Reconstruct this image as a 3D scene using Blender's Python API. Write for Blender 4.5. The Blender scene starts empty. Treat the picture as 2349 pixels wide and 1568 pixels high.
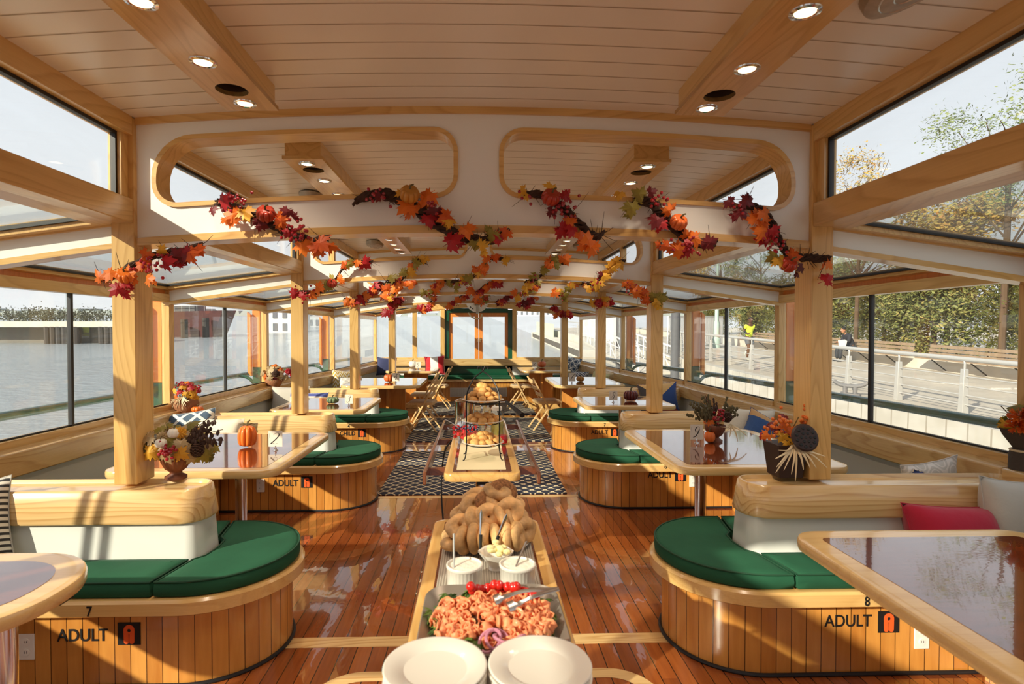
import bpy, bmesh, math, random
from mathutils import Vector, Matrix, Euler
R = math.radians
sc = bpy.context.scene
C = sc.collection
# ------------------------------------------------------------------ camera
cd = bpy.data.cameras.new('camera'); cam = bpy.data.objects.new('camera', cd); C.objects.link(cam)
cam.location = (0, 0, 1.5)
YAW, PITCH, FPX, CX, CY = 0.0276, math.atan(23/1305), 1305.0, 1134.0, 784.0
cam.rotation_euler = (math.pi/2 - PITCH, 0, -YAW)
cd.sensor_width = 36; cd.lens = 36*FPX/2349; cd.shift_x = (1174.5-CX)/2349; cd.shift_y = 0
cd.clip_start = .05; cd.clip_end = 3000
cd.dof.use_dof = True; cd.dof.focus_distance = 5.5; cd.dof.aperture_fstop = 4.5
sc.camera = cam
# ------------------------------------------------------------------ world, sun, exposure
w = bpy.data.worlds.new('sky'); sc.world = w; w.use_nodes = True
nt = w.node_tree; nt.nodes.clear()
o_ = nt.nodes.new('ShaderNodeOutputWorld'); bg = nt.nodes.new('ShaderNodeBackground')
tc = nt.nodes.new('ShaderNodeTexCoord'); sp = nt.nodes.new('ShaderNodeSeparateXYZ'); rp = nt.nodes.new('ShaderNodeValToRGB')
nt.links.new(tc.outputs['Generated'], sp.inputs[0]); nt.links.new(sp.outputs[2], rp.inputs[0])
rp.color_ramp.elements[0].position = 0.0; rp.color_ramp.elements[0].color = (.93, .92, .93, 1)
rp.color_ramp.elements[1].position = .75; rp.color_ramp.elements[1].color = (.66, .71, .82, 1)
e_ = rp.color_ramp.elements.new(.25); e_.color = (.85, .87, .92, 1)
nt.links.new(rp.outputs[0], bg.inputs[0]); bg.inputs[1].default_value = .74
nt.links.new(bg.outputs[0], o_.inputs[0])
sl = bpy.data.lights.new('sun', 'SUN'); sun = bpy.data.objects.new('sun', sl); C.objects.link(sun)
sl.energy = 5.0; sl.color = (1, .88, .70); sl.angle = R(.8)
SUND = Vector((1, .90, -.60)).normalized()
sun.rotation_euler = SUND.to_track_quat('-Z', 'Y').to_euler(); sun.location = (-20, -18, 14)
vs = sc.view_settings; vs.view_transform = 'Standard'; vs.look = 'None'; vs.gamma = 1; vs.use_curve_mapping = False
vs.exposure = 0.68
sc.cycles.max_bounces = 10; sc.cycles.transparent_max_bounces = 24; sc.cycles.diffuse_bounces = 8; sc.cycles.glossy_bounces = 4

# ------------------------------------------------------------------ measuring help: a photo pixel on a plane of the boat
_Rm = cam.rotation_euler.to_matrix()
def ray(px, py): return _Rm @ Vector(((px-CX)/FPX, -(py-CY)/FPX, -1))
def at(px, py, Y=None, Z=None, X=None):
    d = ray(px, py); o = Vector((0, 0, 1.5))
    t = (Y/d.y) if Y is not None else ((Z-1.5)/d.z if Z is not None else X/d.x)
    return o + d*t

# ------------------------------------------------------------------ mesh builder
class MB:
    def __init__(s): s.V = []; s.F = []; s.U = {}; s.MI = []; s.mx = None; s.mi = 0; s.E = []
    def v(s, p):
        p = Vector(p)
        if s.mx is not None: p = s.mx @ p
        s.V.append(p); return len(s.V)-1
    def f(s, idx, uv=None):
        s.F.append(tuple(idx)); s.MI.append(s.mi)
        if uv: s.U[len(s.F)-1] = uv
    def hexa(s, p):   # p: 4 bottom ccw, 4 top
        i = [s.v(q) for q in p]
        for a in ((3,2,1,0), (4,5,6,7), (0,1,5,4), (1,2,6,5), (2,3,7,6), (3,0,4,7)): s.f([i[k] for k in a])
        return s
    def bx(s, x0, x1, y0, y1, z0, z1):
        if x0 > x1: x0, x1 = x1, x0
        if y0 > y1: y0, y1 = y1, y0
        if z0 > z1: z0, z1 = z1, z0
        return s.hexa([(x0,y0,z0),(x1,y0,z0),(x1,y1,z0),(x0,y1,z0),(x0,y0,z1),(x1,y0,z1),(x1,y1,z1),(x0,y1,z1)])
    def bar(s, a, b, w, h, up=(0,0,1)):
        a = Vector(a); b = Vector(b); d = (b-a).normalized(); u = Vector(up)
        r = d.cross(u)
        if r.length < 1e-4: r = d.cross(Vector((0,1,0)))
        r.normalize(); u = r.cross(d); r *= w/2; u *= h/2
        return s.hexa([a-r-u, a+r-u, b+r-u, b-r-u, a-r+u, a+r+u, b+r+u, b-r+u])
    def quad(s, a, b, c, d, uv=True):
        i = [s.v(q) for q in (a, b, c, d)]; s.f(i, [(0,0),(1,0),(1,1),(0,1)] if uv else None); return s
    def loft(s, out, lev, cap0=True, cap1=True):   # out: 2d ccw polygon; lev: [(inset, z)]
        out = ccw(out); n = len(out); rings = []
        per = [0]
        for i in range(n): per.append(per[-1] + math.dist(out[i], out[(i+1) % n]))
        for ins, z in lev:
            o2 = inset(out, ins); rings.append([s.v((x, y, z)) for x, y in o2])
        for k in range(len(rings)-1):
            za, zb = lev[k][1], lev[k+1][1]
            for i in range(n):
                j = (i+1) % n
                s.f((rings[k][i], rings[k][j], rings[k+1][j], rings[k+1][i]), [(per[i], za), (per[i+1], za), (per[i+1], zb), (per[i], zb)])
        if cap0: s.f(rings[0][::-1])
        if cap1: s.f(rings[-1])
        return s
    def tube(s, path, r, n=8, closed=False, flat=1.0):
        P = [Vector(p) for p in path]; m = len(P)
        if m < 2: return s
        rr = r if isinstance(r, (list, tuple)) else [r]*m
        T = []
        for i in range(m):
            a = P[(i-1) % m] if (closed or i > 0) else P[0]; b = P[(i+1) % m] if (closed or i < m-1) else P[-1]
            t = b-a; T.append(t.normalized() if t.length > 1e-9 else Vector((0,0,1)))
        nr = T[0].orthogonal().normalized(); rings = []
        for i in range(m):
            nr = nr - T[i]*nr.dot(T[i])
            nr = nr.normalized() if nr.length > 1e-6 else T[i].orthogonal().normalized()
            b = T[i].cross(nr)
            rings.append([s.v(P[i] + nr*math.cos(2*math.pi*k/n)*rr[i] + b*math.sin(2*math.pi*k/n)*rr[i]*flat) for k in range(n)])
        for i in range(m if closed else m-1):
            A = rings[i]; B = rings[(i+1) % m]
            for k in range(n): s.f((A[k], A[(k+1) % n], B[(k+1) % n], B[k]))
        if not closed: s.f(rings[0][::-1]); s.f(rings[-1])
        return s
    def lathe(s, prof, n=24, c=(0,0,0), rib=None, sx=1, sy=1):
        rings = []
        for r, z in prof:
            if r < 1e-6: rings.append([s.v((c[0], c[1], c[2]+z))]); continue
            rings.append([s.v((c[0]+sx*(rib(k/n, r, z) if rib else r)*math.cos(2*math.pi*k/n), c[1]+sy*(rib(k/n, r, z) if rib else r)*math.sin(2*math.pi*k/n), c[2]+z)) for k in range(n)])
        for a, b in zip(rings, rings[1:]):
            for k in range(n):
                j = (k+1) % n
                if len(a) == 1 and len(b) == 1: continue
                if len(a) == 1: s.f((a[0], b[j], b[k]))
                elif len(b) == 1: s.f((a[k], a[j], b[0]))
                else: s.f((a[k], a[j], b[j], b[k]))
        return s
    def ell(s, c, rx, ry=None, rz=None, n=10, m=6):
        ry = rx if ry is None else ry; rz = rx if rz is None else rz
        return s.lathe([(math.sin(math.pi*i/m), -math.cos(math.pi*i/m)*rz) for i in range(m+1)], n, c, lambda t, r, z: r, rx, ry)
    def build(s, name, mat, parent=None, bev=0, smooth=True, ang=35, recalc=False, loc=None):
        me = bpy.data.meshes.new(name); me.from_pydata([tuple(v) for v in s.V], [], s.F)
        mats = mat if isinstance(mat, (list, tuple)) else [mat]
        for m in mats: me.materials.append(m)
        if len(mats) > 1:
            for p, i in zip(me.polygons, s.MI): p.material_index = i
        if s.U:
            ul = me.uv_layers.new(name='UVMap')
            for p in me.polygons:
                u = s.U.get(p.index)
                if u:
                    for k, li in enumerate(p.loop_indices): ul.data[li].uv = u[k]
        if recalc:
            b = bmesh.new(); b.from_mesh(me); bmesh.ops.recalc_face_normals(b, faces=b.faces); b.to_mesh(me); b.free()
        if smooth:
            me.shade_smooth(); me.set_sharp_from_angle(angle=R(ang))
        me.update()
        o = bpy.data.objects.new(name, me); C.objects.link(o)
        if parent: o.parent = parent
        if loc: o.location = loc
        if bev:
            bm_ = o.modifiers.new('bevel', 'BEVEL'); bm_.width = bev; bm_.segments = 2; bm_.limit_method = 'ANGLE'; bm_.angle_limit = R(40)
        return o

def ccw(p):
    a = sum(p[i][0]*p[(i+1) % len(p)][1]-p[(i+1) % len(p)][0]*p[i][1] for i in range(len(p)))
    return list(p) if a > 0 else list(p)[::-1]
def inset(p, d):
    if abs(d) < 1e-9: return list(p)
    n = len(p); out = []
    for i in range(n):
        a = Vector(p[i-1]); b = Vector(p[i]); c = Vector(p[(i+1) % n])
        e1 = (b-a); e2 = (c-b)
        e1 = e1.normalized() if e1.length > 1e-9 else e2.normalized(); e2 = e2.normalized() if e2.length > 1e-9 else e1
        n1 = Vector((-e1.y, e1.x)); n2 = Vector((-e2.y, e2.x)); m = n1+n2
        if m.length < 1e-6: m = n1
        m.normalize(); k = d/max(.35, m.dot(n1)); out.append((b.x+m.x*k, b.y+m.y*k))
    return out
def rrect(x0, x1, y0, y1, r, n=6):
    if x0 > x1: x0, x1 = x1, x0
    if not isinstance(r, (list, tuple)): r = [r]*4      # corners: (x0,y0) (x1,y0) (x1,y1) (x0,y1)
    P = []
    for (cx, cy, a0, rr) in ((x0, y0, 180, r[0]), (x1, y0, 270, r[1]), (x1, y1, 0, r[2]), (x0, y1, 90, r[3])):
        mx = cx+rr if cx == x0 else cx-rr; my = cy+rr if cy == y0 else cy-rr
        for i in range(n+1):
            a = R(a0+90*i/n); P.append((mx+rr*math.cos(a), my+rr*math.sin(a)))
    return P
def capsule(s, cx, yc, r, xw, n=28, r2=None):   # runs from the wall (s*xw) to a round end centred at s*cx
    P = [(s*xw, yc-r)]
    for i in range(n+1):
        a = -math.pi/2 - math.pi*i/n
        P.append((s*cx - s*abs(math.cos(a))*r, yc + math.sin(a)*r))
    P.append((s*xw, yc+r))
    return P
def smooth_path(pts, k=6):
    P = [Vector(p) for p in pts]; out = []
    for i in range(len(P)-1):
        p0 = P[max(0, i-1)]; p1 = P[i]; p2 = P[i+1]; p3 = P[min(len(P)-1, i+2)]
        for j in range(k):
            t = j/k; out.append(.5*((2*p1)+(-p0+p2)*t+(2*p0-5*p1+4*p2-p3)*t*t+(-p0+3*p1-3*p2+p3)*t*t*t))
    out.append(P[-1]); return out

def tag(o, label=None, cat=None, group=None, kind=None):
    if label: o['label'] = label
    if cat: o['category'] = cat
    if group: o['group'] = group
    if kind: o['kind'] = kind
    return o
def thing(name, label=None, cat=None, loc=(0,0,0), rz=0, group=None, kind=None):
    o = bpy.data.objects.new(name, None); C.objects.link(o); o.empty_display_size = .1
    o.location = loc; o.rotation_euler = (0, 0, rz)
    return tag(o, label, cat, group, kind)
def dup(root, loc=None, rot=None, label=None, group=None, cat=None, scale=None):
    r = root.copy(); C.objects.link(r)
    if loc is not None: r.location = loc
    if rot is not None: r.rotation_euler = rot
    if scale is not None: r.scale = scale
    if label: r['label'] = label
    if group: r['group'] = group
    if cat: r['category'] = cat
    for ch in list(root.children):
        c = ch.copy(); C.objects.link(c); c.parent = r
        for g in list(ch.children):
            d = g.copy(); C.objects.link(d); d.parent = c
    return r
TILT = 0.0329     # the boat is trimmed: shore and water rise by this slope towards the far end
RT = Matrix.Rotation(TILT, 4, 'X')
def ext(o):
    M = RT @ Matrix.LocRotScale(o.location, o.rotation_euler, o.scale); l, q, s_ = M.decompose()
    o.location = l; o.rotation_euler = q.to_euler(); return o
def text_mesh(txt, size, parent, mat, M, name='lettering', shear=0, depth=.0008, sx=1, bold=0):
    cu = bpy.data.curves.new('t', 'FONT'); cu.body = txt; cu.size = size; cu.align_x = 'CENTER'; cu.align_y = 'CENTER'
    cu.extrude = depth; cu.shear = shear; cu.offset = bold
    t = bpy.data.objects.new('t', cu); C.objects.link(t); bpy.context.view_layer.update()
    me = bpy.data.meshes.new_from_object(t.evaluated_get(bpy.context.evaluated_depsgraph_get()))
    bpy.data.objects.remove(t); me.transform(Matrix.Diagonal((sx, 1, 1, 1))); me.transform(M); me.materials.clear(); me.materials.append(mat)
    me.name = name
    o = bpy.data.objects.new(name, me); C.objects.link(o); o.parent = parent; return o
def flat_holes(outer, holes, y, th):   # plate in the XZ plane with holes, thickness th in y
    cu = bpy.data.curves.new('p', 'CURVE'); cu.dimensions = '2D'; cu.fill_mode = 'BOTH'; cu.extrude = th/2
    for poly in [outer]+holes:
        s_ = cu.splines.new('POLY'); s_.points.add(len(poly)-1); s_.use_cyclic_u = True
        for p, q in zip(s_.points, poly): p.co = (q[0], q[1], 0, 1)
    t = bpy.data.objects.new('t', cu); C.objects.link(t); bpy.context.view_layer.update()
    me = bpy.data.meshes.new_from_object(t.evaluated_get(bpy.context.evaluated_depsgraph_get()))
    bpy.data.objects.remove(t); me.transform(Matrix.Translation((0, y, 0)) @ Matrix.Rotation(R(90), 4, 'X')); return me

# ------------------------------------------------------------------ materials
def nm(name):
    m = bpy.data.materials.new(name); m.use_nodes = True; n = m.node_tree.nodes; n.clear()
    o = n.new('ShaderNodeOutputMaterial'); b = n.new('ShaderNodeBsdfPrincipled'); m.node_tree.links.new(b.outputs[0], o.inputs[0])
    return m, n, m.node_tree.links, b
def sRGB(r, g, b):
    f = lambda c: (c/255/12.92) if c/255 <= .04045 else ((c/255+.055)/1.055)**2.4
    return (f(r), f(g), f(b), 1)
def mat(name, col, rough=.5, metal=0, coat=0, bump=0, bscale=60, var=0, vscale=8, spec=.5, sheen=0, emit=None, es=1, trans=0, ior=1.45, sss=0, orand=0):
    m, n, l, b = nm(name); b.inputs['Base Color'].default_value = col; b.inputs['Roughness'].default_value = rough
    b.inputs['Metallic'].default_value = metal; b.inputs['Coat Weight'].default_value = coat; b.inputs['Coat Roughness'].default_value = .06
    b.inputs['Specular IOR Level'].default_value = spec; b.inputs['Transmission Weight'].default_value = trans; b.inputs['IOR'].default_value = ior
    b.inputs['Sheen Weight'].default_value = sheen
    if sss: b.inputs['Subsurface Weight'].default_value = sss; b.inputs['Subsurface Scale'].default_value = .01
    if emit: b.inputs['Emission Color'].default_value = emit; b.inputs['Emission Strength'].default_value = es
    t = n.new('ShaderNodeTexCoord')
    if var:
        x = n.new('ShaderNodeTexNoise'); x.inputs['Scale'].default_value = vscale; x.inputs['Detail'].default_value = 5; l.new(t.outputs['Object'], x.inputs['Vector'])
        r = n.new('ShaderNodeValToRGB'); r.color_ramp.elements[0].position = .3; r.color_ramp.elements[1].position = .7
        r.color_ramp.elements[0].color = tuple(c*(1-var) for c in col[:3])+(1,); r.color_ramp.elements[1].color = tuple(min(1, c*(1+var)) for c in col[:3])+(1,)
        l.new(x.outputs[0], r.inputs[0]); l.new(r.outputs[0], b.inputs['Base Color'])
    if orand:
        oi = n.new('ShaderNodeObjectInfo'); h = n.new('ShaderNodeHueSaturation'); src = b.inputs['Base Color'].links[0].from_socket
        l.new(src, h.inputs['Color']); mr = n.new('ShaderNodeMapRange'); mr.inputs[3].default_value = 1-orand; mr.inputs[4].default_value = 1+orand; l.new(oi.outputs['Random'], mr.inputs[0]); l.new(mr.outputs[0], h.inputs['Value']); l.new(h.outputs[0], b.inputs['Base Color'])
    if bump:
        x = n.new('ShaderNodeTexNoise'); x.inputs['Scale'].default_value = bscale; x.inputs['Detail'].default_value = 4; l.new(t.outputs['Object'], x.inputs['Vector'])
        u = n.new('ShaderNodeBump'); u.inputs['Strength'].default_value = bump; u.inputs['Distance'].default_value = .01; l.new(x.outputs[0], u.inputs['Height']); l.new(u.outputs[0], b.inputs['Normal'])
    return m
def math_(n, l, op, a, b=None, c=None):
    x = n.new('ShaderNodeMath'); x.operation = op
    for i, q in enumerate((a, b, c)):
        if q is None: continue
        if isinstance(q, (int, float)): x.inputs[i].default_value = q
        else: l.new(q, x.inputs[i])
    return x.outputs[0]
def ramp(n, l, fac, stops, interp='LINEAR'):
    r = n.new('ShaderNodeValToRGB'); r.color_ramp.interpolation = interp; e = r.color_ramp.elements
    e[0].position, e[0].color = stops[0]; e[1].position, e[1].color = stops[-1]
    for p, c in stops[1:-1]: q = e.new(p); q.color = c
    l.new(fac, r.inputs[0]); return r.outputs[0]
def mixc(n, l, f, a, b, mode='MIX'):
    x = n.new('ShaderNodeMix'); x.data_type = 'RGBA'; x.blend_type = mode
    for i, q in ((0, f), (6, a), (7, b)):
        if isinstance(q, (int, float)): x.inputs[i].default_value = q
        elif isinstance(q, tuple): x.inputs[i].default_value = q
        else: l.new(q, x.inputs[i])
    return x.outputs[2]
def wood(name, light, dark, axis='x', rough=.28, coat=.35, rings=18, spread=1.0, space='Object', fig=.42):
    m, n, l, b = nm(name); t = n.new('ShaderNodeTexCoord'); mp = n.new('ShaderNodeMapping'); l.new(t.outputs[space], mp.inputs[0])
    a = .55*spread; c = 4.2*spread
    mp.inputs['Scale'].default_value = {'x': (a, c, c), 'y': (c, a, c), 'z': (c, c, a)}[axis]
    x = n.new('ShaderNodeTexNoise'); x.inputs['Scale'].default_value = 1.1; x.inputs['Detail'].default_value = 1.5; x.inputs['Roughness'].default_value = .35; l.new(mp.outputs[0], x.inputs['Vector'])
    s = math_(n, l, 'MULTIPLY', x.outputs[0], float(rings)); s = math_(n, l, 'FRACT', s)
    r1 = ramp(n, l, s, [(0, (0,0,0,1)), (.55, (.25,.25,.25,1)), (.86, (1,1,1,1)), (1, (0,0,0,1))])
    mp2 = n.new('ShaderNodeMapping'); l.new(t.outputs[space], mp2.inputs[0]); q = 160; p_ = 5
    mp2.inputs['Scale'].default_value = {'x': (p_, q, q), 'y': (q, p_, q), 'z': (q, q, p_)}[axis]
    y = n.new('ShaderNodeTexNoise'); y.inputs['Scale'].default_value = 1; y.inputs['Detail'].default_value = 3; l.new(mp2.outputs[0], y.inputs['Vector'])
    f = math_(n, l, 'MULTIPLY', r1, fig); g = math_(n, l, 'MULTIPLY_ADD', y.outputs[0], .5, -.12); f = math_(n, l, 'ADD', f, g)
    z = n.new('ShaderNodeTexNoise'); z.inputs['Scale'].default_value = 1.3; l.new(t.outputs[space], z.inputs['Vector'])
    f = math_(n, l, 'MULTIPLY_ADD', z.outputs[0], .35, math_(n, l, 'ADD', f, -.15))
    l.new(ramp(n, l, f, [(0, light), (1, dark)]), b.inputs['Base Color'])
    b.inputs['Roughness'].default_value = rough; b.inputs['Coat Weight'].default_value = coat; b.inputs['Coat Roughness'].default_value = .12
    return m
ASH_L, ASH_D = sRGB(226, 184, 116), sRGB(184, 134, 66)
WOODX = wood('ash_wood_x', ASH_L, ASH_D, 'x'); WOODY = wood('ash_wood_y', ASH_L, ASH_D, 'y'); WOODZ = wood('ash_wood_z', ASH_L, ASH_D, 'z')
CAPX = wood('pale_ash_x', sRGB(230, 196, 138), sRGB(188, 140, 80), 'x', rough=.22, coat=.5, fig=.62, rings=20)
CAPY = wood('pale_ash_y', sRGB(226, 188, 128), sRGB(184, 134, 74), 'y', rough=.22, coat=.5, fig=.5, rings=20)
TBW = wood('ash_table_edge', sRGB(232, 196, 134), sRGB(200, 154, 92), 'x', rough=.18, coat=.6, rings=9, fig=.28)
RIMX = wood('ash_seat_rim', sRGB(226, 186, 120), sRGB(190, 140, 76), 'x', rough=.22, coat=.5, rings=9, fig=.28)
HONEY = wood('honey_board', sRGB(214, 150, 76), sRGB(172, 106, 44), 'z', fig=.3)
CHAIRW = wood('beech_wood', sRGB(235, 196, 140), sRGB(205, 155, 92), 'z', rough=.45, coat=.1, fig=.2)
ORANGEW = wood('orange_varnished_wood', sRGB(232, 146, 66), sRGB(200, 104, 40), 'z', fig=.3)
MAHOG = wood('mahogany', sRGB(150, 62, 26), sRGB(104, 38, 16), 'z', fig=.3)
BROWNW = wood('brown_varnished_wood', sRGB(128, 72, 40), sRGB(84, 42, 22), 'y', fig=.35, coat=.7, rough=.2)
WHITE = mat('white_paint', sRGB(236, 234, 228), .32, bump=.02, bscale=20)
PANELW = mat('white_panel_paint', sRGB(222, 224, 218), .35, coat=.2)
GREYP = mat('grey_panel_paint', sRGB(196, 197, 192), .4)
BLACK = mat('black_rubber', (.012, .012, .014, 1), .45)
BLKMET = mat('black_iron', (.02, .02, .02, 1), .4, metal=.6)
CHROME = mat('chrome', (.75, .75, .76, 1), .12, metal=1)
STEEL = mat('brushed_steel', (.6, .59, .57, 1), .3, metal=1)
GREENF = mat('green_canvas', sRGB(34, 84, 60), .8, bump=.16, bscale=16, var=.12, vscale=5, spec=.25)
GREENPIP = mat('dark_green_piping', sRGB(20, 66, 44), .7)
GREENP = mat('green_gloss_paint', sRGB(20, 78, 54), .2, coat=.4)
INK = mat('black_lettering', (.01, .01, .01, 1), .5)
ORANGE = mat('orange_sticker', sRGB(235, 96, 40), .5)
PLASTW = mat('white_plastic', sRGB(235, 232, 224), .35)
HULLW = mat('white_hull_paint', sRGB(225, 226, 224), .3)

def mk_glass(name='window_glass', tint=(.96, .985, .98, 1), haze=0.0):
    m = bpy.data.materials.new(name); m.use_nodes = True; n = m.node_tree.nodes; l = m.node_tree.links; n.clear()
    o = n.new('ShaderNodeOutputMaterial'); t = n.new('ShaderNodeBsdfTransparent'); g = n.new('ShaderNodeBsdfGlossy'); mx = n.new('ShaderNodeMixShader'); f = n.new('ShaderNodeLayerWeight'); f.inputs[0].default_value = .5; pw = n.new('ShaderNodeMath'); pw.operation = 'POWER'; pw.inputs[1].default_value = 5; l.new(f.outputs['Facing'], pw.inputs[0]); ma = n.new('ShaderNodeMath'); ma.operation = 'MULTIPLY_ADD'; ma.inputs[1].default_value = .8; ma.inputs[2].default_value = .035; l.new(pw.outputs[0], ma.inputs[0]); t.inputs[0].default_value = tint; g.inputs['Roughness'].default_value = .0
    l.new(ma.outputs[0], mx.inputs[0]); l.new(t.outputs[0], mx.inputs[1]); l.new(g.outputs[0], mx.inputs[2]); s = mx.outputs[0]
    if haze:
        d = n.new('ShaderNodeBsdfDiffuse'); d.inputs[0].default_value = (.8, .82, .82, 1); m2 = n.new('ShaderNodeMixShader')
        x = n.new('ShaderNodeTexNoise'); x.inputs['Scale'].default_value = 1.5; x.inputs['Detail'].default_value = 6; tcx = n.new('ShaderNodeTexCoord'); mp = n.new('ShaderNodeMapping'); mp.inputs['Scale'].default_value = (1, 1, 6)
        l.new(tcx.outputs['Object'], mp.inputs[0]); l.new(mp.outputs[0], x.inputs['Vector'])
        l.new(math_(n, l, 'MULTIPLY', x.outputs[0], haze), m2.inputs[0]); l.new(s, m2.inputs[1]); l.new(d.outputs[0], m2.inputs[2]); s = m2.outputs[0]
    l.new(s, o.inputs[0]); return m
GLASS = mk_glass(haze=.10); CLEAR = mk_glass('clear_glassware', (.93, .95, .95, 1)); ROOFG = mk_glass('dusty_roof_glass', (.9, .95, .94, 1), haze=.22)

def mk_planks():   # vertical staves, from the perimeter UV
    m, n, l, b = nm('stave_panelling'); t = n.new('ShaderNodeTexCoord'); s = n.new('ShaderNodeSeparateXYZ'); l.new(t.outputs['UV'], s.inputs[0])
    u = math_(n, l, 'MULTIPLY', s.outputs[0], 1/.066); fr = math_(n, l, 'FRACT', u); fl = math_(n, l, 'FLOOR', u)
    wn = n.new('ShaderNodeTexWhiteNoise'); wn.noise_dimensions = '1D'; l.new(fl, wn.inputs['W'])
    mp = n.new('ShaderNodeMapping'); mp.inputs['Scale'].default_value = (24, 3, 1); l.new(t.outputs['UV'], mp.inputs[0])
    cb = n.new('ShaderNodeCombineXYZ'); l.new(wn.outputs[0], cb.inputs[2]); va = n.new('ShaderNodeVectorMath'); va.operation = 'MULTIPLY_ADD'; va.inputs[1].default_value = (1, 1, 30)
    l.new(cb.outputs[0], va.inputs[0]); l.new(mp.outputs[0], va.inputs[2])
    x = n.new('ShaderNodeTexNoise'); x.inputs['Scale'].default_value = 1.4; x.inputs['Detail'].default_value = 6; l.new(va.outputs[0], x.inputs['Vector'])
    g = math_(n, l, 'ADD', math_(n, l, 'MULTIPLY', x.outputs[0], .6), math_(n, l, 'MULTIPLY', wn.outputs[0], .4))
    col = ramp(n, l, g, [(.2, sRGB(222, 158, 78)), (.85, sRGB(176, 108, 42))])
    e = math_(n, l, 'ABSOLUTE', math_(n, l, 'SUBTRACT', fr, .5)); ln = math_(n, l, 'GREATER_THAN', e, .475)
    l.new(mixc(n, l, ln, col, sRGB(66, 36, 14)), b.inputs['Base Color'])
    bp = n.new('ShaderNodeBump'); bp.inputs['Strength'].default_value = .7; bp.inputs['Distance'].default_value = .004
    l.new(math_(n, l, 'SUBTRACT', 1.0, math_(n, l, 'GREATER_THAN', e, .46)), bp.inputs['Height']); l.new(bp.outputs[0], b.inputs['Normal'])
    b.inputs['Roughness'].default_value = .25; b.inputs['Coat Weight'].default_value = .4; b.inputs['Coat Roughness'].default_value = .1
    return m
STAVES = mk_planks()
def mk_floor():
    m, n, l, b = nm('varnished_teak_floor'); t = n.new('ShaderNodeTexCoord'); s = n.new('ShaderNodeSeparateXYZ'); l.new(t.outputs['Object'], s.inputs[0])
    u = math_(n, l, 'MULTIPLY', s.outputs[0], 1/.072); fr = math_(n, l, 'FRACT', u); fl = math_(n, l, 'FLOOR', u)
    v = math_(n, l, 'MULTIPLY_ADD', math_(n, l, 'FRACT', math_(n, l, 'MULTIPLY', fl, .37)), 1.0, math_(n, l, 'MULTIPLY', s.outputs[1], 1/2.6)); vf = math_(n, l, 'FLOOR', v)
    cb = n.new('ShaderNodeCombineXYZ'); l.new(fl, cb.inputs[0]); l.new(vf, cb.inputs[1]); wn = n.new('ShaderNodeTexWhiteNoise'); wn.noise_dimensions = '2D'; l.new(cb.outputs[0], wn.inputs['Vector'])
    mp = n.new('ShaderNodeMapping'); mp.inputs['Scale'].default_value = (30, 2.2, 1); l.new(t.outputs['Object'], mp.inputs[0])
    x = n.new('ShaderNodeTexNoise'); x.inputs['Scale'].default_value = 1.6; x.inputs['Detail'].default_value = 7; l.new(mp.outputs[0], x.inputs['Vector'])
    g = math_(n, l, 'ADD', math_(n, l, 'MULTIPLY', x.outputs[0], .55), math_(n, l, 'MULTIPLY', wn.outputs[0], .5))
    col = ramp(n, l, g, [(.2, sRGB(172, 98, 46)), (.5, sRGB(148, 78, 36)), (.9, sRGB(104, 50, 24))])
    e = math_(n, l, 'ABSOLUTE', math_(n, l, 'SUBTRACT', fr, .5)); ln = math_(n, l, 'GREATER_THAN', e, .468)
    l.new(mixc(n, l, ln, col, (.012, .008, .006, 1)), b.inputs['Base Color'])
    y = n.new('ShaderNodeTexNoise'); y.inputs['Scale'].default_value = 9; y.inputs['Detail'].default_value = 2
    mp3 = n.new('ShaderNodeMapping'); mp3.inputs['Scale'].default_value = (1.3, .55, 1); l.new(t.outputs['Object'], mp3.inputs[0]); l.new(mp3.outputs[0], y.inputs['Vector'])
    bp = n.new('ShaderNodeBump'); bp.inputs['Strength'].default_value = .16; bp.inputs['Distance'].default_value = .006; l.new(y.outputs[0], bp.inputs['Height'])
    l.new(bp.outputs[0], b.inputs['Coat Normal']); l.new(bp.outputs[0], b.inputs['Normal'])
    b.inputs['Roughness'].default_value = .14; b.inputs['Coat Weight'].default_value = 1; b.inputs['Coat Roughness'].default_value = .02; b.inputs['Coat IOR'].default_value = 1.6
    return m
FLOORM = mk_floor()
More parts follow.
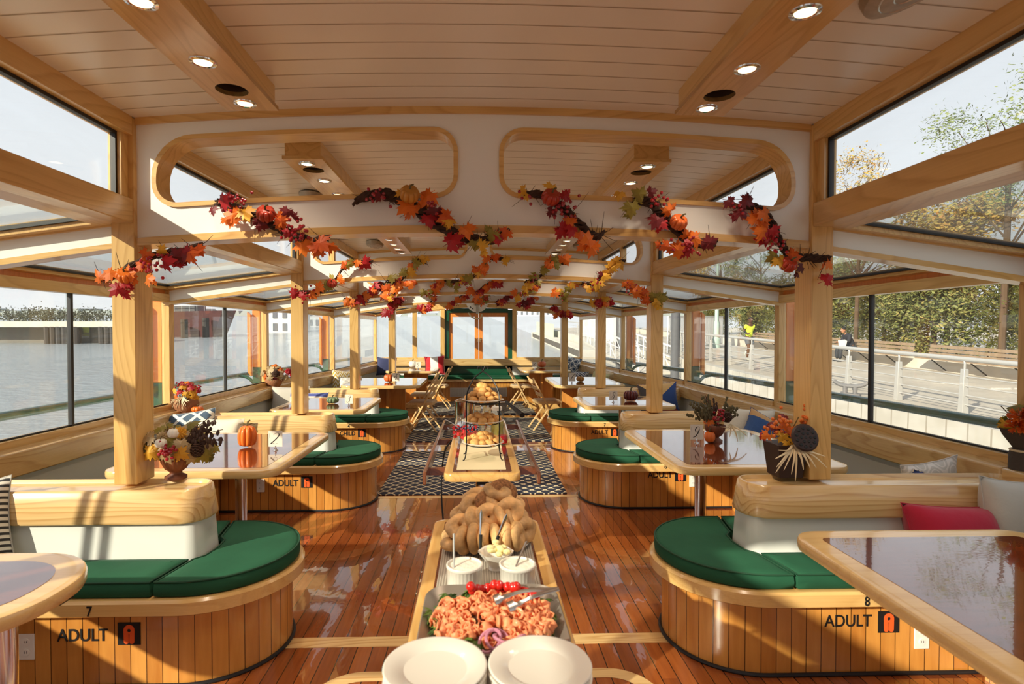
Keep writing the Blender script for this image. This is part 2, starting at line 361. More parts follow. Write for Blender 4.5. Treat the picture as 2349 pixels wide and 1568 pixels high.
def mk_ceiling():
    m, n, l, b = nm('white_ceiling_boards'); t = n.new('ShaderNodeTexCoord'); s = n.new('ShaderNodeSeparateXYZ'); l.new(t.outputs['Object'], s.inputs[0])
    fr = math_(n, l, 'FRACT', math_(n, l, 'MULTIPLY', s.outputs[1], 1/.128)); e = math_(n, l, 'ABSOLUTE', math_(n, l, 'SUBTRACT', fr, .5))
    ln = math_(n, l, 'GREATER_THAN', e, .478)
    l.new(mixc(n, l, ln, sRGB(238, 232, 222), sRGB(170, 152, 130)), b.inputs['Base Color'])
    bp = n.new('ShaderNodeBump'); bp.inputs['Strength'].default_value = .6; bp.inputs['Distance'].default_value = .004
    l.new(math_(n, l, 'SUBTRACT', 1.0, math_(n, l, 'MULTIPLY', math_(n, l, 'MAXIMUM', math_(n, l, 'SUBTRACT', e, .44), 0.0), 16)), bp.inputs['Height'])
    y = n.new('ShaderNodeTexNoise'); y.inputs['Scale'].default_value = 2.5; y.inputs['Detail'].default_value = 3; mp = n.new('ShaderNodeMapping'); mp.inputs['Scale'].default_value = (.6, 5, 1); l.new(t.outputs['Object'], mp.inputs[0]); l.new(mp.outputs[0], y.inputs['Vector'])
    b2 = n.new('ShaderNodeBump'); b2.inputs['Strength'].default_value = .12; b2.inputs['Distance'].default_value = .01; l.new(y.outputs[0], b2.inputs['Height']); l.new(bp.outputs[0], b2.inputs['Normal'])
    l.new(b2.outputs[0], b.inputs['Normal']); b.inputs['Roughness'].default_value = .3; b.inputs['Coat Weight'].default_value = .25; b.inputs['Coat Roughness'].default_value = .2
    return m
CEILM = mk_ceiling()
def mk_table():
    m = wood('dark_polished_tabletop', sRGB(120, 58, 28), sRGB(70, 30, 16), 'x', rough=.1, coat=1, fig=.35)
    b = [q for q in m.node_tree.nodes if q.type == 'BSDF_PRINCIPLED'][0]; b.inputs['Coat Roughness'].default_value = .01; b.inputs['Coat IOR'].default_value = 1.8
    n = m.node_tree.nodes; l = m.node_tree.links; t = n.new('ShaderNodeTexCoord'); y = n.new('ShaderNodeTexNoise'); y.inputs['Scale'].default_value = 22; mp = n.new('ShaderNodeMapping'); mp.inputs['Scale'].default_value = (.4, 2, 1)
    l.new(t.outputs['Object'], mp.inputs[0]); l.new(mp.outputs[0], y.inputs['Vector']); bp = n.new('ShaderNodeBump'); bp.inputs['Strength'].default_value = .035; bp.inputs['Distance'].default_value = .004
    l.new(y.outputs[0], bp.inputs['Height']); l.new(bp.outputs[0], b.inputs['Coat Normal']); return m
TABLEM = mk_table()
# ------------------------------------------------------------------ the boat's cabin
FY = [-4.2, -1.85, .5, 2.85, 5.2, 7.45, 9.75, 12.7]
PXF = [1.70, 1.70, 1.70, 1.70, 1.62, 1.605, 1.47, 1.36]
WXF = [2.90, 2.90, 2.90, 2.88, 2.83, 2.80, 2.52, 2.33]
NF = len(FY)
def interp(L, y):
    for i in range(NF-1):
        if y <= FY[i+1] or i == NF-2:
            t = (y-FY[i])/(FY[i+1]-FY[i]); return L[i]+(L[i+1]-L[i])*t
PX = lambda y: interp(PXF, y)
WX = lambda y: interp(WXF, y)
A = lambda x: -.075*(x/1.7)**2
CNT = {'trim': 0, 'window': 0, 'door': 0}
def sname(k): CNT[k] += 1; return '%s_%d' % (k, CNT[k])
def S(o): o['kind'] = 'structure'; return o

S(MB().bx(-2.95, 2.95, -4.4, 12.8, -.08, 0).build('floor', FLOORM))
# pale inlaid strips in the floor
inl = MB().bx(-1.0, 1.0, 2.70, 2.79, 0, .0012).bx(-1.02, 1.02, 5.13, 5.20, 0, .0012).bx(-1.05, 1.05, 7.50, 7.56, 0, .0012).bx(-1.05, 1.05, 9.92, 9.98, 0, .0012)
pth = [(x, y, 0) for x, y in rrect(-.70, .76, -.8, 2.50, .2, 8)]
n_ = len(pth); o2 = inset(ccw([(p[0], p[1]) for p in pth]), .07); o1 = ccw([(p[0], p[1]) for p in pth])
a_ = [inl.v((x, y, .0012)) for x, y in o1]; b_ = [inl.v((x, y, .0012)) for x, y in o2]
for i in range(n_): inl.f((a_[i], a_[(i+1) % n_], b_[(i+1) % n_], b_[i]))
S(inl.build(sname('trim'), CAPX))

# ceiling: cambered boards, wooden roof edge
mb = MB(); NX = 24; ys = FY[:]
for i in range(NF-1):
    for k in range(NX):
        q = []
        for (yy, kk) in ((ys[i], k), (ys[i], k+1), (ys[i+1], k+1), (ys[i+1], k)):
            px_ = interp(PXF, yy)+.02; x = -px_+2*px_*kk/NX; q.append((x, yy, 2.595+A(x)))
        mb.hexa(q[::1] + [(x, y, z+.09) for x, y, z in q])
S(mb.build('ceiling', CEILM, ang=20))
# overhanging roof rim outside
for s in (-1, 1):
    mb = MB()
    for i in range(NF-1):
        a, b = FY[i], FY[i+1]; pa, pb = PXF[i], PXF[i+1]
        mb.hexa([(s*pa, a, 2.525), (s*(pa+.10), a, 2.51), (s*(pb+.10), b, 2.51), (s*pb, b, 2.525), (s*pa, a, 2.62), (s*(pa+.10), a, 2.60), (s*(pb+.10), b, 2.60), (s*pb, b, 2.62)])
    S(mb.build(sname('trim'), HULLW, recalc=True))

def arc_strip(mb, path, y0, y1, w, closed=False):
    n = len(path)
    if closed:
        p = ccw(path); q = inset(p, w)
    else:
        p = list(path); q = [(x, z+w) for x, z in p]
    R4 = [[mb.v((x, y, z)) for x, z in r] for r, y in ((p, y0), (q, y0), (q, y1), (p, y1))]
    for i in range(n if closed else n-1):
        j = (i+1) % n
        for k in range(4):
            mb.f((R4[k][i], R4[k][j], R4[(k+1) % 4][j], R4[(k+1) % 4][i]))
    if not closed:
        mb.f([R4[k][0] for k in range(4)]); mb.f([R4[k][-1] for k in range(3, -1, -1)])
def dens(poly, d=.06):
    out = []; n = len(poly)
    for i in range(n):
        a, b = poly[i], poly[(i+1) % n]; L = math.dist(a, b); k = max(1, int(L/d))
        for j in range(k): out.append((a[0]+(b[0]-a[0])*j/k, a[1]+(b[1]-a[1])*j/k))
    return out
for i in range(NF-1):
    y = FY[i]; P = PXF[i]; Wd = WXF[i]; xi = P-.055
    # arched beam with two rounded openings
    fr = S(thing(sname('trim'), loc=(0, y, 0)))
    xs = [-xi+2*xi*k/40 for k in range(41)]
    outer = [(x, 2.02+A(x)) for x in xs]+[(x, 2.575+A(x)) for x in xs[::-1]]
    holes = []
    for s in (-1, 1):
        rr = rrect(.10, xi-.075, 2.155, 2.498, [.11, .125, .19, .12], 8)
        h = [(s*x, z+A(x)) for x, z in dens(rr)]; holes.append(ccw(h)[::-1])
    me = flat_holes(outer, holes, 0, .10); me.name = 'arched_panel'; me.materials.append(WHITE)
    o = bpy.data.objects.new('arched_panel', me); C.objects.link(o); o.parent = fr
    for h in holes:
        mb = MB(); arc_strip(mb, h, -.062, .062, .022, True); mb.build('opening_trim', WOODX, fr, recalc=True)
    mb = MB(); arc_strip(mb, [(x, 1.985+A(x)) for x in xs], -.062, .062, .036); mb.build('lower_edge_trim', WOODX, fr, recalc=True)
    mb = MB(); arc_strip(mb, [(x, 2.562+A(x)) for x in xs], -.064, .064, .033); mb.build('upper_edge_trim', WOODX, fr, recalc=True)
    z0 = .765 if y > 2 and y < 9 else 0
    for s in (-1, 1):
        S(MB().bx(s*(P-.055), s*(P+.055), y-.075, y+.075, z0, 2.52).build(sname('trim'), WOODZ, bev=.004))
        # lateral beam over the side aisle
        xa, xb = P+.055, Wd-.02; lb = S(thing(sname('trim'), loc=(0, y, 0)))
        def lat(za0, za1, zb0, zb1, yh, nme, m_):
            b = MB(); b.hexa([(s*xa, -yh, za0), (s*xb, -yh, zb0), (s*xb, yh, zb0), (s*xa, yh, za0), (s*xa, -yh, za1), (s*xb, -yh, zb1), (s*xb, yh, zb1), (s*xa, yh, za1)]); b.build(nme, m_, lb, recalc=True)
        lat(1.928, 2.015, 1.765, 1.862, .035, 'white_beam', WHITE)
        lat(1.905, 1.93, 1.735, 1.768, .045, 'lower_trim', WOODX)
        lat(2.012, 2.03, 1.86, 1.878, .05, 'upper_trim', WOODX)
        S(MB().bx(s*(Wd-.07), s*(Wd), y-.04, y+.04, .66, 1.88).build(sname('trim'), WOODZ, bev=.004))
        # outside: varnished upright with a green foot and a bevelled fender board
        up = S(thing(sname('trim'), loc=(s*(Wd+.10), y+.10, 0)))
        MB().bx(-.05, .05, -.05, .05, 1.04, 1.84).build('varnished_upright', ORANGEW, up, bev=.004)
        MB().bx(-.05, .05, -.05, .05, -.4, 1.04).build('green_foot', GREENP, up, bev=.004)
        MB().hexa([(-.02+s*.07, -.11, .98), (.02+s*.07, -.11, .93), (.02+s*.07, -.05, .93), (-.02+s*.07, -.05, .98), (-.02+s*.07, -.11, 1.76), (.02+s*.07, -.11, 1.72), (.02+s*.07, -.05, 1.72), (-.02+s*.07, -.05, 1.76)]).build('fender_board', ORANGEW, up, recalc=True)

GASK = BLACK
for i in range(NF-1):
    ya, yb = FY[i], FY[i+1]; pa, pb = PXF[i], PXF[i+1]; wa, wb = WXF[i], WXF[i+1]
    for s in (-1, 1):
        def rail(x0, x1, za, zb, mb=None, ends=(0, 0), y0=None, y1=None, zc=None):
            """box along the bay; x0,x1 offsets (from post line 'p' or wall line 'w')"""
            mb = mb or MB(); y0 = ya+ends[0] if y0 is None else y0; y1 = yb-ends[1] if y1 is None else y1
            def X(o, y):
                t = (y-ya)/(yb-ya); base = (pa+(pb-pa)*t) if o[0] == 'p' else (wa+(wb-wa)*t); return s*(base+o[1])
            za0, za1 = za if isinstance(za, tuple) else (za, za); zb0, zb1 = zb if isinstance(zb, tuple) else (zb, zb)
            mb.hexa([(X(x0, y0), y0, za0), (X(x1, y0), y0, za1), (X(x1, y1), y1, za1), (X(x0, y1), y1, za0), (X(x0, y0), y0, zb0), (X(x1, y0), y0, zb1), (X(x1, y1), y1, zb1), (X(x0, y1), y1, zb0)])
            return mb
        g = .075
        S(rail(('p', -.05), ('p', .06), 2.02, 2.135, ends=(g, g)).build(sname('trim'), WOODY, recalc=True, bev=.004))
        # clerestory
        cl = S(thing(sname('window')))
        rail(('p', -.05), ('p', .05), 2.437, 2.528, ends=(g, g)).build('header_rail', WOODY, cl, recalc=True)
        m2 = MB(); rail(('p', -.03), ('p', .03), 2.135, 2.437, m2, y0=ya+g, y1=ya+g+.055); rail(('p', -.03), ('p', .03), 2.135, 2.437, m2, y0=yb-g-.055, y1=yb-g)
        if i >= 4: ym = (ya+yb)/2; rail(('p', -.03), ('p', .03), 2.135, 2.437, m2, y0=ym-.03, y1=ym+.03)
        m2.build('stile', WOODZ, cl, recalc=True)
        m3 = MB(); e = g+.055
        rail(('p', -.012), ('p', .012), 2.135, 2.147, m3, ends=(e, e)); rail(('p', -.012), ('p', .012), 2.422, 2.437, m3, ends=(e, e))
        rail(('p', -.012), ('p', .012), 2.147, 2.422, m3, y0=ya+e, y1=ya+e+.013); rail(('p', -.012), ('p', .012), 2.147, 2.422, m3, y0=yb-e-.013, y1=yb-e)
        m3.build('gasket', GASK, cl, recalc=True)
        rail(('p', -.003), ('p', .003), 2.137, 2.435, ends=(e, e)).build('pane', GLASS, cl, recalc=True)
        # sloping side skylight
        sk = S(thing(sname('window')))
        m2 = MB(); zi, zo = 2.05, 1.895
        def zz(o): return zi+(zo-zi)*o
        def rows(u0, u1, t0, t1, mb, y0, y1):
            xa0 = lambda y, u: s*((pa+(pb-pa)*(y-ya)/(yb-ya)+.05)*(1-u)+(wa+(wb-wa)*(y-ya)/(yb-ya))*u)
            mb.hexa([(xa0(y0, u0), y0, zz(u0)+t0), (xa0(y0, u1), y0, zz(u1)+t0), (xa0(y1, u1), y1, zz(u1)+t0), (xa0(y1, u0), y1, zz(u0)+t0),
                     (xa0(y0, u0), y0, zz(u0)+t1), (xa0(y0, u1), y0, zz(u1)+t1), (xa0(y1, u1), y1, zz(u1)+t1), (xa0(y1, u0), y1, zz(u0)+t1)])
        rows(0, .07, -.03, .02, m2, ya+.04, yb-.04); rows(.93, 1.0, -.03, .02, m2, ya+.04, yb-.04)
        rows(.07, .93, -.03, .02, m2, ya+.04, ya+.10); rows(.07, .93, -.03, .02, m2, yb-.10, yb-.04)
        m2.build('frame', WOODY, sk, recalc=True)
        m3 = MB(); rows(.07, .085, -.008, .012, m3, ya+.10, yb-.10); rows(.915, .93, -.008, .012, m3, ya+.10, yb-.10); rows(.085, .915, -.008, .012, m3, ya+.10, ya+.115); rows(.085, .915, -.008, .012, m3, yb-.115, yb-.10)
        m3.build('gasket', GASK, sk, recalc=True)
        m4 = MB(); rows(.08, .92, 0, .005, m4, ya+.11, yb-.11); m4.build('pane', ROOFG, sk, recalc=True)
        # side window
        wn_ = S(thing(sname('window')))
        rail(('w', -.075), ('w', .0), 1.765, 1.835, ends=(.04, .04)).build('header_rail', WOODY, wn_, recalc=True)
        rail(('w', -.035), ('w', .06), 1.838, 1.885, ends=(.04, .04)).build('eave_rail', ORANGEW, wn_, recalc=True)
        rail(('w', -.085), ('w', .02), .775, .852, ends=(.04, .04)).build('sill', WOODY, wn_, recalc=True, bev=.004)
        ym = ya+(yb-ya)*(.50 if i < 5 else .55)
        m3 = MB(); rail(('w', -.06), ('w', -.035), .852, 1.765, m3, y0=ym-.045, y1=ym-.02); m3.build('mullion', BLACK, wn_, recalc=True)
        m3 = MB(); rail(('w', -.03), ('w', -.005), .852, 1.765, m3, y0=ym-.0, y1=ym+.022); m3.build('mullion', STEEL, wn_, recalc=True)
        rail(('w', -.05), ('w', -.045), .852, 1.765, y0=ya+.045, y1=ym-.02).build('pane', GLASS, wn_, recalc=True)
        rail(('w', -.02), ('w', -.015), .852, 1.765, y0=ym-.03, y1=yb-.045).build('pane', GLASS, wn_, recalc=True)
        m3 = MB(); rail(('w', -.055), ('w', -.04), .852, .862, m3, ends=(.045, .045)); m3.build('gasket', GASK, wn_, recalc=True)
        # padded-height cap rail along the wall
        S(rail(('w', -.19), ('w', -.07), (.655, .66), (.80, .81), ends=(0, 0)).build(sname('trim'), CAPY, recalc=True, bev=.01))
for s, nme in ((-1, 'left'), (1, 'right')):
    mb = MB(); hl = MB()
    for i in range(NF-1):
        ya, yb, wa, wb = FY[i], FY[i+1], WXF[i], WXF[i+1]
        mb.hexa([(s*(wa-.20), ya, .0), (s*wa, ya, 0), (s*wb, yb, 0), (s*(wb-.20), yb, 0), (s*(wa-.145), ya, .66), (s*wa, ya, .78), (s*wb, yb, .78), (s*(wb-.145), yb, .66)])
        hl.hexa([(s*wa, ya, -1.3), (s*(wa+.16), ya, -1.3), (s*(wb+.16), yb, -1.3), (s*wb, yb, -1.3), (s*wa, ya, .77), (s*(wa+.02), ya, .77), (s*(wb+.02), yb, .77), (s*wb, yb, .77)])
    S(mb.build('wall_'+nme, GREYP, recalc=True)); S(hl.build(sname('trim'), HULLW, recalc=True))
    # green tubular rail outside
    y_ = [-4.2+i*.5 for i in range(35)]
    hr = S(thing(sname('trim')))
    MB().tube([(s*(WX(y)+.36), y, .93) for y in y_], .032, 12).build('green_tube', GREENP, hr)
    for i in range(1, NF-1):
        y = FY[i]+.08; xx = WXF[i]
        MB().tube(smooth_path([(s*(xx+.14), y, .82), (s*(xx+.22), y, .90), (s*(xx+.36), y, .93)]), .022, 8).build('bracket', GREENP, hr)

# rear (bow) wall with the double door
YR = 12.75; wz = 2.33
def zt(x): return 1.985+A(x)-.02
RX = [-2.33, -1.43, -.82, -.745, .745, .82, 1.43, 2.33]
rw = MB().bx(-2.33, 2.33, YR, YR+.1, 0, .76)
S(rw.build('wall_rear', WHITE))
for s in (-1, 1):
    for x0, x1 in ((2.27, 2.33), (1.375, 1.475), (.755, .85)):
        S(MB().bx(s*x0, s*x1, YR-.04, YR+.06, .76, 2.05 if x0 < 2 else 1.9).build(sname('trim'), WOODZ, bev=.004))
    for x0, x1, z1a, z1b in ((1.475, 2.27, 1.93, 1.84), (.85, 1.375, 1.97, 1.945)):
        w_ = S(thing(sname('window'), loc=(0, YR, 0)))
        MB().bx(s*x0, s*x1, -.03, .04, .86, .93).build('sill', WOODX, w_)
        m = MB(); m.hexa([(s*x0, -.03, z1a), (s*x1, -.03, z1b), (s*x1, .04, z1b), (s*x0, .04, z1a), (s*x0, -.03, 2.06), (s*x1, -.03, 1.95), (s*x1, .04, 1.95), (s*x0, .04, 2.06)]); m.build('header_rail', WOODX, w_, recalc=True)
        m = MB(); m.hexa([(s*x0, 0, .93), (s*x1, 0, .93), (s*x1, .006, .93), (s*x0, .006, .93), (s*x0, 0, z1a), (s*x1, 0, z1b), (s*x1, .006, z1b), (s*x0, .006, z1a)]); m.build('pane', GLASS, w_, recalc=True)
hd = MB()
for k in range(24):
    x0 = -2.33+4.66*k/24; x1 = x0+4.66/24
    f0 = 2.05-.03*abs(x0)-.028*x0*x0; f1 = 2.05-.03*abs(x1)-.028*x1*x1
    hd.hexa([(x0, YR-.05, f0), (x1, YR-.05, f1), (x1, YR+.06, f1), (x0, YR+.06, f0), (x0, YR-.05, 2.60+A(x0)), (x1, YR-.05, 2.60+A(x1)), (x1, YR+.06, 2.6+A(x1)), (x0, YR+.06, 2.6+A(x0))])
S(hd.build(sname('trim'), WOODX, recalc=True))
dr = S(thing(sname('door'), loc=(0, YR, 0)))
gf = MB(); gf.bx(-.755, -.66, .0, .10, .5, 2.0).bx(.66, .755, .0, .10, .5, 2.0).bx(-.66, .66, .0, .10, 1.93, 2.03); gf.build('green_frame', GREENP, dr)
gf = MB(); gf.bx(-.66, .66, -.02, .02, .50, .80); gf.build('green_threshold_board', GREENP, dr)
for s in (-1, 1):
    lf = MB(); lf.bx(s*.005, s*.09, .03, .075, .5, 1.93).bx(s*.585, s*.66, .03, .075, .5, 1.93).bx(s*.09, s*.585, .03, .075, 1.84, 1.93).bx(s*.09, s*.585, .03, .075, .5, .86)
    leaf = lf.build('door_leaf', [ORANGEW], dr, bev=.003)
    MB().bx(s*.09, s*.585, .05, .055, .86, 1.84).build('pane', GLASS, leaf)
    MB().bx(s*.02, s*.038, -.01, .03, 1.27, 1.37).tube([(s*.03, -.01, 1.34), (s*.075, -.03, 1.33)], .006, 6).build('door_handle', mat('brass', (.8, .6, .25, 1), .2, metal=1) if s < 0 else bpy.data.materials['brass'], leaf)
# stern wall behind the camera: low wall, glazed above
S(MB().bx(-2.9, 2.9, -4.4, -4.3, 0, .9).build('wall_front', WHITE))
st = MB()
for x in (-2.85, -1.7, -.6, .6, 1.7, 2.85): st.bx(x-.05, x+.05, -4.4, -4.3, .9, 1.9)
st.bx(-2.9, 2.9, -4.4, -4.3, 1.88, 2.0); S(st.build(sname('trim'), WOODZ))

# light boxes under the ceiling
LED = mat('lamp_lens', (1, .8, .55, 1), .3, emit=(1, .74, .42, 1), es=2.6)
for i in range(2, NF-1):
    ya, yb = FY[i]+.40, FY[i+1]-.32
    if i == NF-2: yb = 11.8
    for s in (-1, 1):
        sc_ = PXF[i]/1.70; x0, x1 = s*.89*sc_, s*1.09*sc_; xc = (x0+x1)/2
        bay = ['', '', 'nearest', 'second', 'third', 'fourth', 'farthest'][i]
        lb = thing('light_box', '%s wooden ceiling light box on the %s side, with recessed downlights' % (bay, 'left' if s < 0 else 'right'), 'light box', (xc, ya, 2.47), 0, 'wooden light boxes under the ceiling')
        L = yb-ya; hw = .10*sc_
        zt1 = 2.60+A(xc)-2.47
        holes_y = [L-.20, .21]
        lights_y = [L-.07, L-.44, L/2, .45, .08]
        hx = [(hy) for hy in holes_y]
        # bottom board with two round speaker holes
        ol = [(-hw-.012, -.012), (hw+.012, -.012), (hw+.012, L+.012), (-hw-.012, L+.012)]
        hs = [[(.062*math.cos(2*math.pi*k/20), hy+.062*math.sin(2*math.pi*k/20)) for k in range(20)][::-1] for hy in hx]
        me = flat_holes(ol, hs, 0, .018); me.transform(Matrix.Rotation(R(-90), 4, 'X')); me.transform(Matrix.Translation((0, 0, .009))); me.materials.append(WOODY); me.name = 'bottom_board'
        o = bpy.data.objects.new('bottom_board', me); C.objects.link(o); o.parent = lb
        b = MB(); b.bx(-hw, -hw+.015, 0, L, .018, zt1).bx(hw-.015, hw, 0, L, .018, zt1).bx(-hw+.015, hw-.015, 0, .015, .018, zt1).bx(-hw+.015, hw-.015, L-.015, L, .018, zt1); b.build('casing', WOODY, lb)
        for hy in hx: MB().lathe([(.062, 0), (.062, .045), (0, .045)], 20, (0, hy, .0)).build('round_recess', mat('dark_recess', (.05, .03, .02, 1), .8) if 'dark_recess' not in bpy.data.materials else bpy.data.materials['dark_recess'], lb, recalc=True)
        for ly in lights_y:
            rg = MB().lathe([(.030, -.003), (.036, -.007), (.046, -.004), (.047, 0.0)], 24, (0, ly, 0)).build('downlight_ring', CHROME, lb)
            MB().lathe([(0, -.0012), (.02, -.0022), (.031, -.0035)], 20, (0, ly, 0)).build('lens', LED, rg)
            if i <= 4:
                pl = bpy.data.lights.new('downlight_glow', 'SPOT'); po = bpy.data.objects.new('downlight_glow', pl); C.objects.link(po); po.parent = lb
                pl.energy = 9.0; pl.color = (1, .82, .62); pl.spot_size = R(110); pl.spot_blend = .8; pl.shadow_soft_size = .03; po.location = (0, ly, -.02)
SPK = mat('grey_speaker_grille', sRGB(170, 162, 150), .5, var=.15, vscale=30)
for (x, y, nme) in ((-1.27, 4.45, 'second bay on the left'), (-1.22, 6.75, 'third bay on the left'), (1.22, 6.75, 'third bay on the right'), (1.27, 1.64, 'nearest bay on the right')):
    t = thing('ceiling_speaker', 'oval pale ceiling speaker beside the light box in the %s' % nme, 'speaker', (x, y, 2.585+A(x)))
    b = MB(); b.lathe([(0, -.05), (.6, -.048), (.9, -.035), (1, 0)], 28, (0, 0, 0), lambda t_, r, z: r, .10, .20); b.build('housing', SPK, t)
    for q in (.35, .62): b = MB(); b.tube([(.10*q*math.cos(a*.3), .20*q*math.sin(a*.3), -.050+.006*q) for a in range(21)], .003, 5, True); b.build('ridge', STEEL, t)
# ------------------------------------------------------------------ booth benches, back to back around each pair of posts
def icon(parent, s, x, y, z, size, flip=False):
    """black square sticker with an orange life vest"""
    b = MB().bx(x-size/2, x+size/2, y-.0015, y, z-size/2, z+size/2); p = b.build('safety_sticker', INK, parent, smooth=False)
    pts = []
    h = size*.40; w_ = size*.24
    for k in range(13): a = math.pi*k/12; pts.append((x+w_*math.cos(a), z+h-w_+w_*math.sin(a)))
    for k in range(7): a = math.pi+math.pi*k/6; pts.append((x-w_*.5+w_*.46*math.cos(a), z-h+.2*w_+w_*.46*math.sin(a)))
    pts.append((x-.02*size, z-.001)); pts.append((x+.02*size, z-.001))
    for k in range(7): a = math.pi+math.pi*k/6; pts.append((x+w_*.5+w_*.46*math.cos(a), z-h+.2*w_+w_*.46*math.sin(a)))
    hole = [(x+w_*.32*math.cos(2*math.pi*k/14), z+h-w_*1.05+w_*.32*math.sin(2*math.pi*k/14)) for k in range(14)][::-1]
    me = flat_holes(pts, [hole], y-.0022, .001); me.materials.append(ORANGE); me.name = 'life_vest_symbol'
    o = bpy.data.objects.new('life_vest_symbol', me); C.objects.link(o); o.parent = p
TX = Matrix.Rotation(R(90), 4, 'X')
def outlet(parent, x, y, z):
    b = MB(); b.bx(x-.034, x+.034, y-.006, y, z-.055, z+.055); o = b.build('outlet_cover', PLASTW, parent, bev=.003)
    for dz in (-.022, .022):
        m = MB(); m.tube([(x, y-.0055, z+dz), (x, y-.0085, z+dz)], .015, 14).build('socket', PLASTW, o)
        for dx in (-.005, .005): MB().bx(x+dx-.001, x+dx+.001, y-.0092, y-.0084, z+dz-.004, z+dz+.006).build('slot', INK, o)
RB, RR, CXB = .35, .41, 1.272
YB = lambda i: FY[i]-.08
def bench(s, i, label, num=None, word='ADULT', pn=None, pw=None, pi=None, po=None):
    yc = YB(i); cx = CXB+(.03 if i == 5 else 0); xw = WX(yc+.45)-.215
    t = thing('booth_bench', label, 'bench', (s*1.8, yc, 0), 0, None)
    O = Vector((-s*1.8, -yc, 0))
    def B(): b = MB(); b.mx = Matrix.Translation(O); return b
    B().loft(capsule(s, cx, yc, RB, xw), [(0, 0), (0, .33)]).build('stave_base', STAVES, t)
    p = [(x, y, .008) for x, y in capsule(s, cx, yc, RB+.006, xw)]
    B().tube(p, .009, 8).build('base_trim', BLACK, t)
    B().loft(capsule(s, cx, yc, RR, xw), [(.012, .322), (.0, .330), (0, .380), (.010, .391), (.04, .392)]).build('seat_rim', RIMX, t)
    pl = rrect(s*1.285, s*xw, yc-.13, yc+.13, [.075]*4)
    B().loft(pl, [(0, .39), (.018, .625)]).build('white_partition', PANELW, t)
    co = rrect(s*1.275, s*(xw+.10), yc-.14, yc+.14, [.12]*4, 8)
    B().loft(co, [(.02, .615), (.004, .618), (0, .628), (.012, .70), (.022, .758), (.030, .767), (.040, .768), (.046, .758), (.05, .75)]).build('backrest_cap', CAPX, t)
    yf = yc-RB; yr = yc-RR; D = Vector((s*1.8, yc, 0))
    if word:
        q = at(pw[0], pw[1], Y=yf)-D; text_mesh(word, .074, t, INK, Matrix.Translation((q.x, -RB-.002, q.z)) @ TX, 'lettering', sx=.88, bold=.0008)
        q = at(pi[0], pi[1], Y=yf)-D; icon(t, s, q.x, -RB-.001, q.z, .095)
    if num: q = at(pn[0], pn[1], Y=yr)-D; text_mesh(num, .058, t, INK, Matrix.Translation((q.x, -RR-.002, max(q.z, .352))) @ TX, 'number', sx=.8, bold=.001)
    if po: q = at(po[0], po[1], Y=yf)-D; outlet(t, q.x, -RB, q.z)
    return t
def cushion(name, label, out, z0, h, loc, puff=.018, group='green seat cushions'):
    O = Vector(loc)
    b = MB(); b.mx = Matrix.Translation(-O)
    n0 = [(x, y) for x, y in dens(ccw(out), .05)]
    b.loft(n0, [(.012, z0), (.002, z0+.008), (0, z0+h*.5), (.002, z0+h-.010), (.008, z0+h-.002), (.022, z0+h+puff*.25), (.05, z0+h+puff*.5)])
    o = b.build(name, GREENF, loc=O, ang=60)
    tag(o, label, 'cushion', group)
    q = MB(); q.mx = Matrix.Translation(-O)
    q.tube([(x, y, z0+h-.002) for x, y in inset(ccw(n0), .003)], .0045, 6, True); q.build('piping', GREENPIP, o)
    return o
def cushions(s, i, ord_):
    yc = YB(i); cx = CXB+(.03 if i == 5 else 0); z0 = .393; h = .068
    side = 'left' if s < 0 else 'right'; cut = cx+.06; R_ = RR-.022
    pts = [(s*(cx-R_*math.cos(t)), yc+R_*math.sin(t)) for t in [-math.pi/2+math.pi*k/26 for k in range(27)]]
    out = [(s*(cut-.02), yc-.145), (s*(cut+.02), yc-R_)]+pts+[(s*(cut+.02), yc+R_), (s*(cut-.02), yc+.145), (s*1.275, yc+.10), (s*1.265, yc), (s*1.275, yc-.10)]
    cushion('seat_cushion', 'green canvas rounded cushion on the tip of the %s bench on the %s' % (ord_, side), out, z0, h, (s*1.1, yc, z0), puff=.012)
    for f, nmf in ((-1, 'near'), (1, 'far')):
        xo = WX(yc+.4)-.80
        o = [(s*(cut+.035), yc+f*R_), (s*xo, yc+f*R_), (s*xo, yc+f*.145), (s*(cut-.005), yc+f*.145)]
        cushion('seat_cushion', 'green canvas straight cushion on the %s side of the %s bench on the %s' % (nmf, ord_, side), o, z0, h, (s*(cut+.4), yc+f*.25, z0), puff=.016)
ORD = {3: 'nearest', 4: 'second', 5: 'third'}
bench(-1, 3, 'stave-clad booth bench at the lower left marked 7 ADULT', '7', pn=(205, 1412), pw=(190, 1457), pi=(297, 1452), po=(62, 1482))
bench(1, 3, 'stave-clad booth bench at the lower right marked 8 ADULT', '8', pn=(1989, 1382), pw=(1945, 1424), pi=(2038, 1425), po=(2113, 1458))
bench(-1, 4, 'stave-clad booth bench on the left behind the table with card 2', None, pw=(655, 1108), pi=(704, 1105), po=(598, 1113))
bench(1, 4, 'stave-clad booth bench on the right behind the table with card 9', '8', pn=(1527, 1069), pw=(1514, 1089), pi=(1561, 1090), po=(1590, 1101))
bench(-1, 5, 'stave-clad booth bench marked 4 CHILD behind table 3', '4', 'CHILD', pn=(800, 979), pw=(797, 994), pi=(830, 993))
bench(1, 5, 'stave-clad booth bench marked 7 ADULT behind the maroon pumpkin table', '7', pn=(1387, 974), pw=(1375, 991), pi=(1410, 991))
for i in (3, 4, 5):
    for s in (-1, 1): cushions(s, i, ORD[i])
